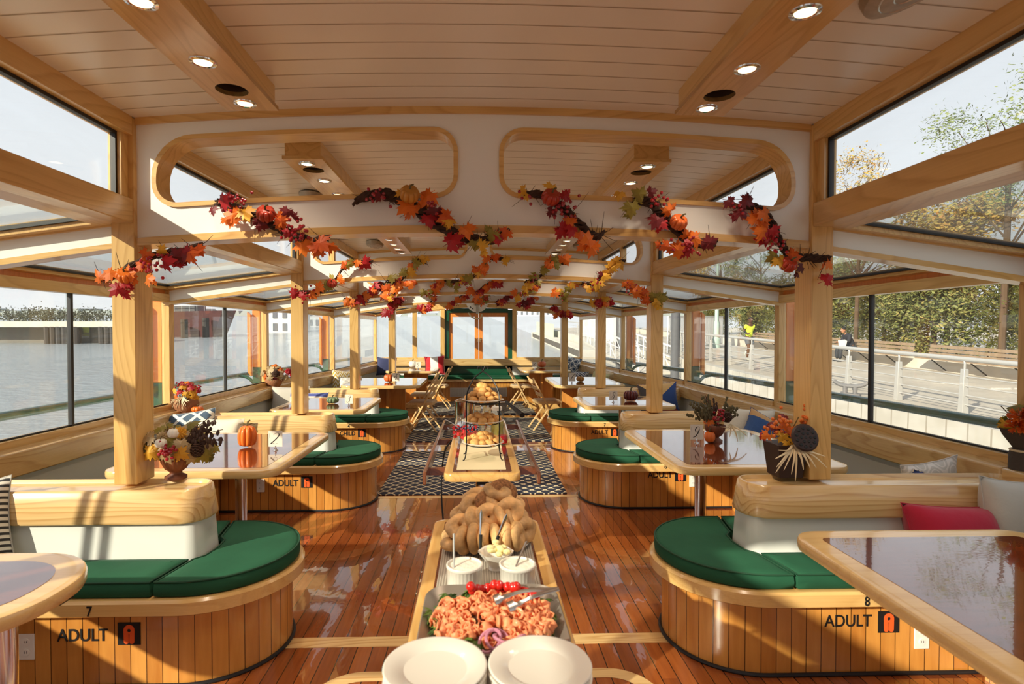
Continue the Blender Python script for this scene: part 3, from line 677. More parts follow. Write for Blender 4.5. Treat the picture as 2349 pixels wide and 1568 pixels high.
# seats along the walls, joining the booths
for i, (ya, yb) in enumerate(((.6, 2.37), (3.21, 4.72), (5.56, 6.97), (7.81, 9.73), (9.77, 12.2))):
    for s in (-1, 1):
        wa, wb = WX(ya), WX(yb); side = 'left' if s < 0 else 'right'; nmb = ['nearest', 'second', 'third', 'fourth', 'farthest'][i]
        t = thing('wall_seat', 'low wooden seat along the %s wall in the %s bay' % (side, nmb), 'seat', (s*(wa-.5), ya, 0))
        O = Matrix.Translation((-s*(wa-.5), -ya, 0))
        def ol(d0, d1): return [(s*(wa-d0), ya), (s*(wa-d1), ya), (s*(wb-d1), yb), (s*(wb-d0), yb)]
        b = MB(); b.mx = O; b.loft(ol(.70, .21), [(0, 0), (0, .33)]).build('stave_base', STAVES, t)
        b = MB(); b.mx = O; b.loft(ol(.76, .21), [(0, .33), (0, .391)]).build('seat_rim', WOODY, t, bev=.006)
        cushion('seat_cushion', 'green canvas long cushion on the %s wall seat in the %s bay' % (side, nmb), ol(.74, .22), .393, .06, (s*(wa-.5), (ya+yb)/2, .415))
# rear bench across the bow
t = thing('booth_bench', 'long stave-clad bench across the far end below the double door', 'bench', (0, 12.5, 0))
MB().loft([(-2.1, -.15), (2.1, -.15), (2.1, .2), (-2.1, .2)], [(0, 0), (0, .42)]).build('stave_base', STAVES, t)
MB().bx(-2.1, 2.1, -.22, .2, .42, .475).build('seat_rim', CAPX, t, bev=.006)
MB().bx(-2.25, 2.25, .10, .22, .75, .905).build('backrest_cap', CAPX, t, bev=.01)
g = MB().bx(-.62, .62, -.16, -.15, .10, .29).build('vent_grille', STEEL, t)
m = MB()
for k in range(60): m.bx(-.60+k*.02, -.595+k*.02, -.164, -.16, .11, .28)
m.build('grille_bars', mat('dark_grille_bar', (.25, .24, .2, 1), .5), g)  # thin dark bars over the steel plate
cushion('seat_cushion', 'long green canvas cushion on the far bench under the door', [(-2.0, 12.30), (2.0, 12.30), (2.0, 12.58), (-2.0, 12.58)], .477, .065, (0, 12.4, .477))

# ------------------------------------------------------------------ tables
def ped_metal(t, z):
    MB().tube([(0, 0, .02), (0, 0, z)], .038, 24).build('pedestal', CHROME, t)
    MB().lathe([(0.14, 0), (.14, .008), (.06, .02), (.045, .05), (.042, .05)], 28).build('foot_plate', CHROME, t)
    MB().bx(-.2, .2, -.03, .03, z-.03, z-.001).bx(-.03, .03, -.2, .2, z-.03, z-.001).build('bracket', BLKMET, t)
def table(name, label, out, z, base, leg=(0, 0), inl=.085, wood_=None, group=None):
    cx = sum(p[0] for p in out)/len(out); cy = sum(p[1] for p in out)/len(out)
    t = thing(name, label, 'table', (leg[0], leg[1], 0), 0, group); O = Matrix.Translation((-leg[0], -leg[1], 0))
    b = MB(); b.mx = O; b.loft(out, [(.02, z-.045), (.004, z-.043), (0, z-.034), (0, z-.010), (.004, z-.002), (.012, z), (.03, z)]).build('tabletop', wood_ or TBW, t)
    b = MB(); b.mx = O; b.loft(inset(ccw(out), inl), [(0, z-.002), (0, z+.0012)]).build('dark_inlay', TABLEM, t)
    if base == 'metal': ped_metal(t, z-.04)
    else:
        MB().bx(-.24, .24, -.02, .02, .08, z-.04).bx(-.02, .02, -.2, -.02, .08, z-.04).bx(-.02, .02, .02, .2, .08, z-.04).build('pedestal', HONEY, t, bev=.003)
        for dy in (-.18, .18):
            m = MB(); m.hexa([(-.36, dy-.045, 0), (.36, dy-.045, 0), (.36, dy+.045, 0), (-.36, dy+.045, 0), (-.28, dy-.045, .10), (.28, dy-.045, .10), (.28, dy+.045, .10), (-.28, dy+.045, .10)]); m.build('foot', WOODX, t, bev=.006)
    return t
TZ = .72
def TO(s, x0, x1, y0, y1, r=.11): return rrect(s*x0, s*x1, y0, y1, [r]*4, 8)
table('booth_table', 'rounded wooden table end at the left edge, dark inlay and chrome leg', rrect(-2.3, -1.26, 1.45, 2.05, [.1, .28, .28, .1], 10), TZ, 'metal', (-1.50, 1.82))
table('booth_table', 'large dark-topped table at the lower right corner with pale wooden edge', TO(1, 1.205, 2.15, .95, 2.19), TZ, 'metal', (1.9, 1.5))
table('booth_table', 'dark-topped booth table with card 2 and the tall orange pumpkin', TO(-1, 1.145, 2.13, 3.21, 4.46), TZ, 'metal', (-1.60, 3.86))
table('booth_table', 'dark-topped booth table with card 9 and a pine cone arrangement', TO(1, 1.145, 2.18, 3.21, 4.52), TZ, 'metal', (1.56, 3.95))
table('booth_table', 'dark-topped booth table with card 3 and the green pumpkin', TO(-1, 1.14, 2.1, 5.66, 6.78), TZ+.005, 'metal', (-1.6, 6.2))
table('booth_table', 'dark-topped booth table with card 8 and the maroon pumpkin', TO(1, 1.12, 2.1, 5.90, 6.82), TZ+.005, 'metal', (1.6, 6.3))
table('booth_table', 'dark-topped plank-legged table with card 4 beside folding chairs', TO(-1, .83, 1.95, 7.95, 9.35, .16), TZ+.03, 'wood', (-1.35, 8.65))
table('booth_table', 'dark-topped plank-legged table with card 7 beside a folding chair', TO(1, 1.08, 2.1, 7.95, 9.45, .16), TZ+.03, 'wood', (1.52, 8.7))
table('booth_table', 'dark-topped plank-legged table with card 5 and the white pumpkin', TO(-1, .80, 1.80, 10.9, 12.0, .16), TZ+.03, 'wood', (-1.25, 11.4))
table('booth_table', 'dark-topped plank-legged table with card 6 near the far right corner', TO(1, .80, 1.80, 10.9, 12.1, .16), TZ+.03, 'wood', (1.25, 11.4))
# centre buffet tables
CBX = wood('pale_ash_buffet', sRGB(236, 190, 118), sRGB(205, 150, 80), 'y', rough=.15, coat=.7, fig=.4)
table('buffet_table', 'narrow buffet table in front, holding plates, salmon and bagels', rrect(-.183, .245, .75, 2.37, .05, 6), TZ, 'metal', (.03, 1.9), inl=.045, wood_=CBX)
bt = table('buffet_table', 'narrow buffet table farther down the aisle under the tiered stand', rrect(-.195, .235, 3.11, 5.05, .06, 6), TZ, 'metal', (.02, 3.35), inl=.05, wood_=CBX)
for s, xx in ((-1, -.30), (1, .335)):
    m = MB(); x = xx-.02
    m.bx(x-.010, x+.010, 3.14-3.35, 5.0-3.35, .655, .725); m.build('side_board', BROWNW, bt, bev=.004)
    for yy in (3.35, 4.25, 4.9):
        m = MB(); m.bx(s*.19+.0, x, yy-3.37, yy-3.33, .66, .70); m.build('support_bar', BROWNW, bt)
# table runners
RUN1 = None
def mk_runner():
    m, n, l, b = nm('ribbed_runner_cloth'); t = n.new('ShaderNodeTexCoord'); w_ = n.new('ShaderNodeTexWave'); w_.inputs['Scale'].default_value = 38; w_.bands_direction = 'X'; l.new(t.outputs['Object'], w_.inputs[0])
    l.new(ramp(n, l, w_.outputs[0], [(0, sRGB(150, 140, 128)), (1, sRGB(190, 180, 165))]), b.inputs['Base Color']); b.inputs['Roughness'].default_value = .9
    bp = n.new('ShaderNodeBump'); bp.inputs['Strength'].default_value = .4; bp.inputs['Distance'].default_value = .003; l.new(w_.outputs[0], bp.inputs['Height']); l.new(bp.outputs[0], b.inputs['Normal']); return m
m = MB(); m.bx(-.130, .192, .80, 2.30, .7214, .7232); tag(m.build('table_runner', mk_runner()), 'grey ribbed cloth runner under the bagel platter and salmon', 'table runner')
m = MB(); m.bx(-.125, .155, 3.21, 5.0, .7214, .7232); tag(m.build('table_runner', mat('beige_cloth', sRGB(216, 198, 160), .9, bump=.1, bscale=200)), 'beige cloth runner under the tiered pastry stand', 'table runner')

# ------------------------------------------------------------------ rugs
def mk_rug():
    m, n, l, b = nm('navy_trellis_rug'); t = n.new('ShaderNodeTexCoord'); s = n.new('ShaderNodeSeparateXYZ'); l.new(t.outputs['Object'], s.inputs[0])
    u = math_(n, l, 'MULTIPLY', s.outputs[0], 2*math.pi/.125); v = math_(n, l, 'MULTIPLY', s.outputs[1], 2*math.pi/.135)
    f = math_(n, l, 'ADD', math_(n, l, 'COSINE', u), math_(n, l, 'COSINE', v))
    a = math_(n, l, 'ABSOLUTE', f); k = math_(n, l, 'LESS_THAN', a, .30)
    l.new(mixc(n, l, k, sRGB(36, 40, 58), sRGB(206, 190, 158)), b.inputs['Base Color']); b.inputs['Roughness'].default_value = .95
    x = n.new('ShaderNodeTexNoise'); x.inputs['Scale'].default_value = 250; l.new(t.outputs['Object'], x.inputs['Vector']); bp = n.new('ShaderNodeBump'); bp.inputs['Strength'].default_value = .5; bp.inputs['Distance'].default_value = .004; l.new(x.outputs[0], bp.inputs['Height']); l.new(bp.outputs[0], b.inputs['Normal'])
    return m
RUG = mk_rug()
for (x0, x1, y0, y1, nme) in ((-.93, .82, 5.22, 7.12, 'nearest, behind the tiered stand'), (-1.0, 1.03, 7.75, 9.85, 'middle one, under the first folding chairs'), (-1.0, 1.05, 10.25, 12.2, 'farthest one, before the far bench')):
    t = MB().loft(rrect(x0, x1, y0, y1, .02, 2), [(0, .0012), (0, .008), (.006, .011)]).build('rug', RUG); tag(t, 'navy and cream trellis rug, '+nme, 'rug')

# ------------------------------------------------------------------ folding chairs
def make_chair():
    t = thing('folding_chair', '', 'chair')
    W_ = .20
    # local: sitter faces +x
    for sy in (-1, 1):
        y = sy*W_
        MB().bar((.20, y, 0), (-.235, y, .80), .022, .036, (0, 1, 0)).build('back_upright', CHAIRW, t, bev=.003)
        MB().bar((-.22, y*.86, 0), (.10, y*.86, .44), .020, .034, (0, 1, 0)).build('rear_leg', CHAIRW, t, bev=.003)
    for k in range(3):
        m = MB(); z = .74-k*.10; x = .20-(.435)*(z/.80)
        pth = [(x-.02*math.sin(math.pi*q/6)-.004, -W_+2*W_*q/6, z) for q in range(7)]
        for a, b in zip(pth, pth[1:]): m.bar(a, b, .014, .058 if k == 0 else .045)
        m.build('back_slat', CHAIRW, t, smooth=False)
    m = MB(); m.bx(-.16, .22, -.19, -.165, .405, .44).bx(-.16, .22, .165, .19, .405, .44).bx(.19, .22, -.165, .165, .405, .44).bx(-.16, -.13, -.165, .165, .405, .44); m.build('seat_frame', CHAIRW, t, bev=.003)
    m = MB(); m.loft(rrect(-.15, .205, -.165, .165, .02, 3), [(0, .425), (0, .45), (.01, .458)]); m.build('seat', mat('tan_seat_pad', sRGB(214, 190, 158), .7), t)
    m = MB(); m.bar((-.11, -.19, .15), (-.11, .19, .15), .022, .022); m.bar((.12, -.2, .14), (.12, .2, .14), .022, .022); m.build('stretcher', CHAIRW, t)
    return t
ch = make_chair()
CH = [(1.02, 8.72, .12, 'beech folding chair on the right facing the table with card 7'), (.80, 11.15, .1, 'beech folding chair on the right by the far table with card 6'),
      (-.82, 8.62, math.pi-.10, 'beech folding chair on the left, nearest one at the table with card 4'), (-.92, 9.75, math.pi-.05, 'beech folding chair on the left just behind the nearest one'), (-.78, 11.2, math.pi-.1, 'beech folding chair on the left by the table with card 5')]
for k, (x, y, a, lb) in enumerate(CH):
    o = ch if k == 0 else dup(ch)
    z_ = .011 if (7.75 < y < 9.85 or y > 10.25) else 0
    o.location = (x, y, z_); o.rotation_euler = (0, 0, a); o['label'] = lb; o['group'] = 'folding chairs'
# ------------------------------------------------------------------ outside: river, far shore, pier, promenade (all lie on the tilted horizon plane)
rnd = random.Random(5)
def mk_water():
    m, n, l, b = nm('river_water'); t = n.new('ShaderNodeTexCoord'); b.inputs['Base Color'].default_value = (.36, .40, .42, 1); b.inputs['Roughness'].default_value = .12; b.inputs['Specular IOR Level'].default_value = .8
    mp = n.new('ShaderNodeMapping'); mp.inputs['Scale'].default_value = (1, 1.6, 1); l.new(t.outputs['Object'], mp.inputs[0])
    x = n.new('ShaderNodeTexNoise'); x.inputs['Scale'].default_value = 1.6; x.inputs['Detail'].default_value = 9; x.inputs['Roughness'].default_value = .62; l.new(mp.outputs[0], x.inputs['Vector'])
    bp = n.new('ShaderNodeBump'); bp.inputs['Strength'].default_value = 1; bp.inputs['Distance'].default_value = .22; l.new(x.outputs[0], bp.inputs['Height']); l.new(bp.outputs[0], b.inputs['Normal']); return m
WATER = mk_water(); ZWAT = -1.75
o = MB().quad((-900, -120, ZWAT), (8.45, -120, ZWAT), (8.45, 900, ZWAT), (-900, 900, ZWAT)).build('river_water', WATER); ext(tag(o, kind='stuff')); tag(o, 'rippled grey river water around the boat', 'water')
CONC = mat('pale_concrete', sRGB(206, 198, 184), .85, var=.08, vscale=1.2, bump=.2, bscale=12)
def mk_pave():
    m, n, l, b = nm('hexagonal_paving'); t = n.new('ShaderNodeTexCoord'); v = n.new('ShaderNodeTexVoronoi'); v.feature = 'DISTANCE_TO_EDGE'; v.inputs['Scale'].default_value = 4.5; v.inputs['Randomness'].default_value = .2; l.new(t.outputs['Object'], v.inputs['Vector'])
    x = n.new('ShaderNodeTexNoise'); x.inputs['Scale'].default_value = .9; x.inputs['Detail'].default_value = 6; l.new(t.outputs['Object'], x.inputs['Vector'])
    c = ramp(n, l, x.outputs[0], [(.3, sRGB(176, 166, 152)), (.7, sRGB(200, 190, 174))]); l.new(mixc(n, l, math_(n, l, 'LESS_THAN', v.outputs[0], .02), c, sRGB(150, 140, 126)), b.inputs['Base Color']); b.inputs['Roughness'].default_value = .9; return m
PAVE = mk_pave(); GZ = -.42
o = MB().bx(8.75, 60, -30, 75, GZ-.3, GZ).build('floor', PAVE); ext(S(o))
def mk_seawall():
    m, n, l, b = nm('ribbed_seawall'); t = n.new('ShaderNodeTexCoord'); s = n.new('ShaderNodeSeparateXYZ'); l.new(t.outputs['Object'], s.inputs[0])
    fr = math_(n, l, 'FRACT', math_(n, l, 'MULTIPLY', s.outputs[1], 2.2)); x = n.new('ShaderNodeTexNoise'); x.inputs['Scale'].default_value = 2; l.new(t.outputs['Object'], x.inputs['Vector'])
    c = ramp(n, l, x.outputs[0], [(.3, sRGB(184, 178, 166)), (.7, sRGB(202, 196, 186))]); l.new(mixc(n, l, math_(n, l, 'LESS_THAN', fr, .08), c, sRGB(162, 154, 140)), b.inputs['Base Color']); b.inputs['Roughness'].default_value = .8; return m
ext(S(MB().bx(8.45, 8.76, -30, 75, -3.4, GZ+.02).build('wall_quay', mk_seawall())))
# promenade railing: one countable run of posts and pipes
RAILM = mat('pale_painted_steel', sRGB(184, 182, 178), .4, metal=.2)
t = thing('railing', 'pale steel promenade railing on the seawall with wide posts', 'railing', (9.3, 0, GZ))
m = MB(); m.tube([(0, -8, 1.05), (0, 60, 1.05)], .045, 12); m.build('top_rail', RAILM, t)
for zz_ in (.18, .36, .54, .72): MB().tube([(0, -8, zz_), (0, 60, zz_)], .014, 8).build('rail_pipe', RAILM, t)
pm = MB(); pm.hexa([(-.06, -.06, 0), (.07, -.06, 0), (.07, .06, 0), (-.06, .06, 0), (-.045, -.045, .86), (.045, -.045, .86), (.045, .045, .86), (-.045, .045, .86)]); pm.tube(smooth_path([(0, 0, .85), (0, 0, .98), (0, .05, 1.04), (0, .12, 1.05)]), .022, 8)
p0 = pm.build('rail_post', RAILM, t, bev=.01, loc=(0, 0.3, 0))
for k in range(-4, 32):
    if k == 0: continue
    q = p0.copy(); C.objects.link(q); q.location.y = .45+k*1.70
ext(t)
# mooring cleat
t = MB().tube(smooth_path([(0, -.34, .30), (0, -.2, .22), (0, 0, .20), (0, .2, .22), (0, .34, .30)]), [.028]*3+[.04]*6+[.05]*13+[.03]*3 if False else .045, 10)
t.tube([(0, -.1, 0), (0, -.1, .2)], .05, 10); t.tube([(0, .1, 0), (0, .1, .2)], .05, 10); t.bx(-.1, .1, -.2, .2, 0, .03)
o = t.build('mooring_cleat', mat('grey_cast_metal', sRGB(118, 116, 116), .5)); o.location = (8.72, 13.1, GZ+.02); o.rotation_euler.z = .9; tag(o, 'grey double-horned mooring cleat at the quay edge below the railing', 'cleat'); ext(o)
# long benches in front of a low wall
ext(S(MB().bx(15.42, 15.7, -12, 60, GZ, GZ+.42).bx(15.7, 30, -12, 60, GZ, GZ+.40).build('wall_planter', CONC)))
BW = mat('weathered_bench_wood', sRGB(150, 128, 104), .8, var=.15, vscale=6)
def park_bench(y, k):
    t = thing('park_bench', ['long slatted timber bench before the hedge, nearest one', 'long slatted timber bench before the hedge, second one', 'long slatted timber bench under the seated person', 'long slatted timber bench before the hedge, farthest one'][k], 'bench', (15.0, y, GZ), 0, 'slatted benches along the hedge')
    for j in range(4): MB().bx(-.22+j*.115, -.12+j*.115, -2.9, 2.9, .42, .46).build('seat_slat', BW, t)
    for j in range(3): MB().bx(.27+j*.02, .30+j*.02, -2.9, 2.9, .52+j*.13, .62+j*.13).build('back_slat', BW, t)
    for yy in (-2.2, -.7, .7, 2.2): m = MB(); m.bar((.30, yy, .05), (-.2, yy, .42), .03, .03); m.bar((.28, yy, .42), (.34, yy, .9), .03, .03); m.build('bracket', BLKMET, t)
    ext(t)
for k, y in enumerate((9.5, 16, 22.5, 29)): park_bench(y, k)
# foliage
def leafmat(name, cols):
    m, n, l, b = nm(name); g = n.new('ShaderNodeNewGeometry'); x = n.new('ShaderNodeTexNoise'); x.inputs['Scale'].default_value = .8; t = n.new('ShaderNodeTexCoord'); l.new(t.outputs['Object'], x.inputs['Vector'])
    f = math_(n, l, 'ADD', math_(n, l, 'MULTIPLY', g.outputs['Random Per Island'], .6), math_(n, l, 'MULTIPLY', x.outputs[0], .5))
    k = len(cols); l.new(ramp(n, l, f, [(.15+.75*i/(k-1), c) for i, c in enumerate(cols)]), b.inputs['Base Color']); b.inputs['Roughness'].default_value = .6
    b.inputs['Subsurface Weight'].default_value = 0
    return m
HEDGE = leafmat('hedge_leaves', [sRGB(58, 66, 30), sRGB(96, 104, 50), sRGB(130, 132, 70), sRGB(160, 140, 80)])
YELLOW = leafmat('autumn_tree_leaves', [sRGB(110, 112, 50), sRGB(168, 150, 74), sRGB(196, 160, 80), sRGB(180, 120, 60)])
GREENL = leafmat('green_tree_leaves', [sRGB(60, 76, 40), sRGB(104, 118, 64), sRGB(140, 148, 88)])
BARK = mat('bark', sRGB(92, 72, 54), .9)
def leaves_mb(n, rx, ry, rz, size, seed, hollow=.45, clumps=26, cs=.35):
    r = random.Random(seed); m = MB(); cl = []
    for i in range(clumps):
        while True:
            p = Vector((r.uniform(-1, 1), r.uniform(-1, 1), r.uniform(-1, 1)))
            if hollow < p.length < 1: break
        cl.append(Vector((p.x*rx, p.y*ry, p.z*rz)))
    for i in range(n):
        c = r.choice(cl); d = Vector((r.gauss(0, 1), r.gauss(0, 1), r.gauss(0, 1)))*cs
        p = c+d; a = r.uniform(size*.6, size*1.3); u = Vector((r.gauss(0, 1), r.gauss(0, 1), r.gauss(0, 1))).normalized(); v = u.orthogonal().normalized()
        i0 = [m.v(p-u*a), m.v(p+v*a*.45), m.v(p+u*a), m.v(p-v*a*.45)]; m.f(i0)
    return m
hb = leaves_mb(15000, 1.0, 2.1, 1.5, .075, 3, .2, 60, .30).build('foliage', HEDGE, smooth=False); hb.name = 'foliage'
hdg = thing('hedge_shrub', 'dense green evergreen shrub of the hedge behind the benches', 'shrub', (17.0, 8, GZ+.4), 0, 'hedge shrubs behind the promenade benches')
hb.parent = hdg; hb.location = (0, 0, 1.7)
MB().tube([(0, 0, 0), (.1, .1, 1.3)], .09, 8).tube([(0, .5, 0), (.1, .9, 1.3)], .06, 8).build('stem', BARK, hdg)
specs = [(17.0, 8), (17.2, 11.2), (17.1, 14.3), (17.4, 17.6), (17.0, 20.8), (17.4, 24), (17.2, 27.5), (17.5, 31.5), (17.6, 36), (17.3, 41), (17.0, 4.5), (17.2, 1)]
for k, (x, y) in enumerate(specs):
    o = hdg if k == 0 else dup(hdg)
    o.location = (x, y, GZ+.4); o.rotation_euler = (0, 0, rnd.uniform(-.3, .3)+(math.pi if k % 2 else 0)); o.scale = (1, 1, rnd.uniform(.9, 1.12)); ext(o)
    o['label'] = 'dense green evergreen hedge shrub behind the promenade benches, '+['third from the near end', 'fourth from the near end', 'fifth from the near end', 'sixth from the near end', 'seventh from the near end', 'fifth from the far end', 'fourth from the far end', 'third from the far end', 'second from the far end', 'farthest one', 'second from the near end', 'nearest one'][k]
def tree(x, y, h, r, mt, label, seed, n=5000, size=.08, cs=.32, clumps=22, hollow=.3, trunk=.12, group='trees behind the promenade'):
    t = thing('tree', label, 'tree', (x, y, GZ+.3), 0, group); m = leaves_mb(n, r, r, r*1.15, size, seed, hollow, clumps, cs); m.build('foliage', mt, t, smooth=False, loc=(0, 0, h-r*.9))
    r2 = random.Random(seed); b = MB(); b.tube([(0, 0, 0), (.05, .05, h*.5), (0, .1, h*.8)], [trunk, trunk*.8, trunk*.4], 8)
    for k in range(14):
        a = r2.uniform(0, 6.28); z0 = h*r2.uniform(.35, .7); rr = r*r2.uniform(.5, 1)
        b.tube(smooth_path([(0, 0, z0), (rr*.5*math.cos(a), rr*.5*math.sin(a), z0+h*.12), (rr*math.cos(a), rr*math.sin(a), z0+h*r2.uniform(.12, .3))], 3), [trunk*.3]*4+[trunk*.12]*3, 5)
    b.build('trunk', BARK, t); ext(t)
tree(21, 12.5, 7.0, 2.6, YELLOW, 'yellowing tree beyond the hedge, nearest the right edge', 11, 17000, .11)
tree(22, 18.5, 6.6, 2.5, GREENL, 'green tree beyond the hedge seen through the right skylight', 12, 17000, .11)
tree(21, 25, 7.2, 2.4, YELLOW, 'yellow-leaved tree beyond the hedge behind the runner', 13, 14000, .11)
tree(16.2, 17.2, 8.9, 2.1, GREENL, 'sparse young tree whose twigs show in the upper right window', 14, 4200, .06, .22, 34, .2, .10)
tree(15.9, 23.6, 7.9, 1.3, YELLOW, 'thin autumn tree top showing in the upper right window', 15, 2600, .07, .22, 18, .2, .09)
tree(23, 34, 7, 2.8, GREENL, 'green tree behind the white pile cap on the right', 16, 6000, .10)
tree(22, 44, 7.5, 3, GREENL, 'green tree beyond the white fence', 17, 5000, .12)
tree(24, 56, 8, 3, YELLOW, 'small distant tree beyond the gangway', 18, 4000, .14)
# pile with white cap, lamp posts, white fence, gangway
def pile(x, y, h, r, label, z0=-2.5):
    t = thing('mooring_pile', label, 'pile', (x, y, z0)); MB().tube([(0, 0, 0), (0, 0, h-.25)], r, 18).build('shaft', mat('dark_grey_pile', sRGB(92, 94, 98), .6, var=.1) if 'dark_grey_pile' not in bpy.data.materials else bpy.data.materials['dark_grey_pile'], t)
    MB().lathe([(r*1.06, h-.27), (r*1.06, h-.04), (r*.9, h), (0, h)], 18).build('white_cap', PLASTW, t); ext(t)
pile(7.6, 21.8, 5.2, .17, 'grey mooring pile with a white cap beyond the right windows', -3.2)
pile(7.7, 31, 5.2, .17, 'distant grey mooring pile with a white cap near the gangway', -3.2)
LPM = mat('pale_green_lamp_post', sRGB(176, 198, 190), .5)
for k, (x, y) in enumerate(((13.3, 31.5), (13.6, 24.0), (13.4, 44))):
    t = thing('lamp_post', 'pale green street lamp post on the promenade, %s' % ['left of the runner', 'standing closest', 'farthest away'][k], 'lamp post', (x, y, GZ))
    MB().lathe([(.22, 0), (.22, .5), (.16, .55), (.16, 1.4), (.11, 1.5), (.10, 3.2)], 12).build('base', LPM, t); MB().tube([(0, 0, 3.2), (0, 0, 6.5)], .07, 10).build('pole', LPM, t); MB().lathe([(.05, 6.5), (.22, 6.7), (.2, 6.95), (0, 7.1)], 12).build('lantern', PLASTW, t); ext(t)
WF = mat('white_fence_paint', sRGB(236, 234, 230), .5)
for k, (a, b) in enumerate((((9.2, 27.5), (14.5, 33.5)), ((9.0, 33.5), (8.9, 50)))):
    t = thing('picket_fence', ['white picket fence crossing the promenade by the ramp', 'white picket fence along the ramp towards the pier'][k], 'fence', (a[0], a[1], GZ)); d = Vector((b[0]-a[0], b[1]-a[1], 0)); L = d.length; nn = int(L/.16)
    m = MB(); m.bar((0, 0, .15), tuple(d+Vector((0, 0, .15))), .05, .05); m.bar((0, 0, 1.75), tuple(d+Vector((0, 0, 1.75))), .07, .06); m.build('rails', WF, t)
    m = MB()
    for i in range(nn+1): q = d*(i/nn); m.bx(q.x-.02, q.x+.02, q.y-.02, q.y+.02, 0, 1.75)
    tag(m.build('pickets', WF, t), kind='stuff'); ext(t)
t = thing('gangway', 'sloping gangway with white rails leading down to the floating pier', 'gangway', (7.2, 27, 0))
m = MB(); m.hexa([(-.7, -4, -1.0), (.7, -4, -1.0), (.7, 8, -.3), (-.7, 8, -.3), (-.7, -4, -.9), (.7, -4, -.9), (.7, 8, -.2), (-.7, 8, -.2)]); m.build('walkway', CONC, t)
for sx in (-.68, .68):
    m = MB(); m.bar((sx, -4, .15), (sx, 8, .85), .06, .06); m.bar((sx, -4, -.3), (sx, 8, .4), .03, .03)
    for i in range(13): m.bar((sx, -4+i, -.9+i*.0583), (sx, -4+i, .15+i*.0583), .04, .04)
    for i in range(6): m.bar((sx, -4+2*i, -.85+2*i*.0583), (sx, -2+2*i, .15+(2*i+2)*.0583), .025, .025)
    m.build('side_rail', WF, t)
ext(t)
t = thing('floating_pier', 'floating concrete pier with low fence beyond the far right windows', 'pier', (7.75, 52, ZWAT)); MB().bx(-.6, .6, -12, 25, 0, .7).build('deck', CONC, t); m = MB()
for i in range(60): m.bx(-.66, -.6, -11.9+i*.58, -11.45+i*.58, .15, .6)
tag(m.build('fender_strip', mat('dark_fender', sRGB(90, 84, 76), .7), t), kind='stuff'); MB().bx(.1, .2, 8, 25, .7, 2.1).build('screen_fence', mat('pale_green_screen', sRGB(200, 206, 178), .7), t); ext(t)
# buildings far off
def building(name, label, x, y, wx, wy, h, m_, rows, cols, z0=-1.95, roof=None, wm=None):
    t = thing(name, label, 'building', (x, y, z0)); MB().bx(-wx/2, wx/2, -wy/2, wy/2, 0, h).build('wall', m_, t); wm = wm or bpy.data.materials['window_dark']; first = None
    MB().bx(-wx/2-.3, wx/2+.3, -wy/2-.3, wy/2+.3, h, h+.5).build('cornice', WF, t)
    for r_ in range(rows):
        for c in range(cols):
            zc = h*(r_+.5)/rows; xc = -wx/2+wx*(c+.5)/cols; hw = wx/cols*.22; hh = h/rows*.30
            if first is None: first = MB().bx(-hw, hw, -.1, .05, -hh, hh).build('window', wm, t, loc=(xc, -wy/2, zc), smooth=False)
            else: q = first.copy(); C.objects.link(q); q.location = (xc, -wy/2, zc)
    ext(t)
mat('window_dark', sRGB(120, 124, 130), .2)
BRICK = mat('red_brick', sRGB(178, 112, 92), .8, var=.1, vscale=.3)
building('building', 'red brick block with a white base across the river, far right of the door', 101, 716, 108, 30, 13.5, BRICK, 3, 16)
building('building', 'long low white building across the river, below the red brick block', 100, 698, 114, 16, 7, WF, 1, 18)
building('building', 'pale beige block on the far shore left of the door', -150, 720, 90, 30, 9, mat('beige_render', sRGB(200, 192, 180), .8), 2, 12)
building('building', 'white building beyond the left windows past the red ship', -33.5, 100, 6.5, 6, 4.3, WF, 2, 4)
building('building', 'pale grey warehouse beyond the left windows, farther down river', -39, 140, 6, 8, 4.6, mat('grey_render', sRGB(176, 180, 184), .8), 2, 4)
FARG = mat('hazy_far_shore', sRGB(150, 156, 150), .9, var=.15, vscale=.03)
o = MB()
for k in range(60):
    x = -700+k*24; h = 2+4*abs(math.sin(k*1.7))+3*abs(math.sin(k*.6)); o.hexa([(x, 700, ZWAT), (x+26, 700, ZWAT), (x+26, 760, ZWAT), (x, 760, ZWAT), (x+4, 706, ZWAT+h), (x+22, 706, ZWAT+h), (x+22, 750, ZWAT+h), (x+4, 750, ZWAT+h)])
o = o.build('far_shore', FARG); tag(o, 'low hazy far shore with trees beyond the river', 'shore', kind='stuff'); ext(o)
for k, (x, y, L) in enumerate(((-62, 560, 14), (-90, 600, 20))):
    t = thing('motor_yacht', 'white yacht moored across the river, %s' % ['closer to the door', 'farther left'][k], 'boat', (x, y, ZWAT)); MB().hexa([(-L/2, -2, 0), (L/2-2, -2, 0), (L/2-2, 2, 0), (-L/2, 2, 0), (-L/2, -2.4, 2), (L/2, -2.4, 2.4), (L/2, 2.4, 2.4), (-L/2, 2.4, 2)]).build('hull', HULLW, t, recalc=True); MB().bx(-L/4, L/6, -1.6, 1.6, 2, 4.5).build('cabin', HULLW, t); ext(t)
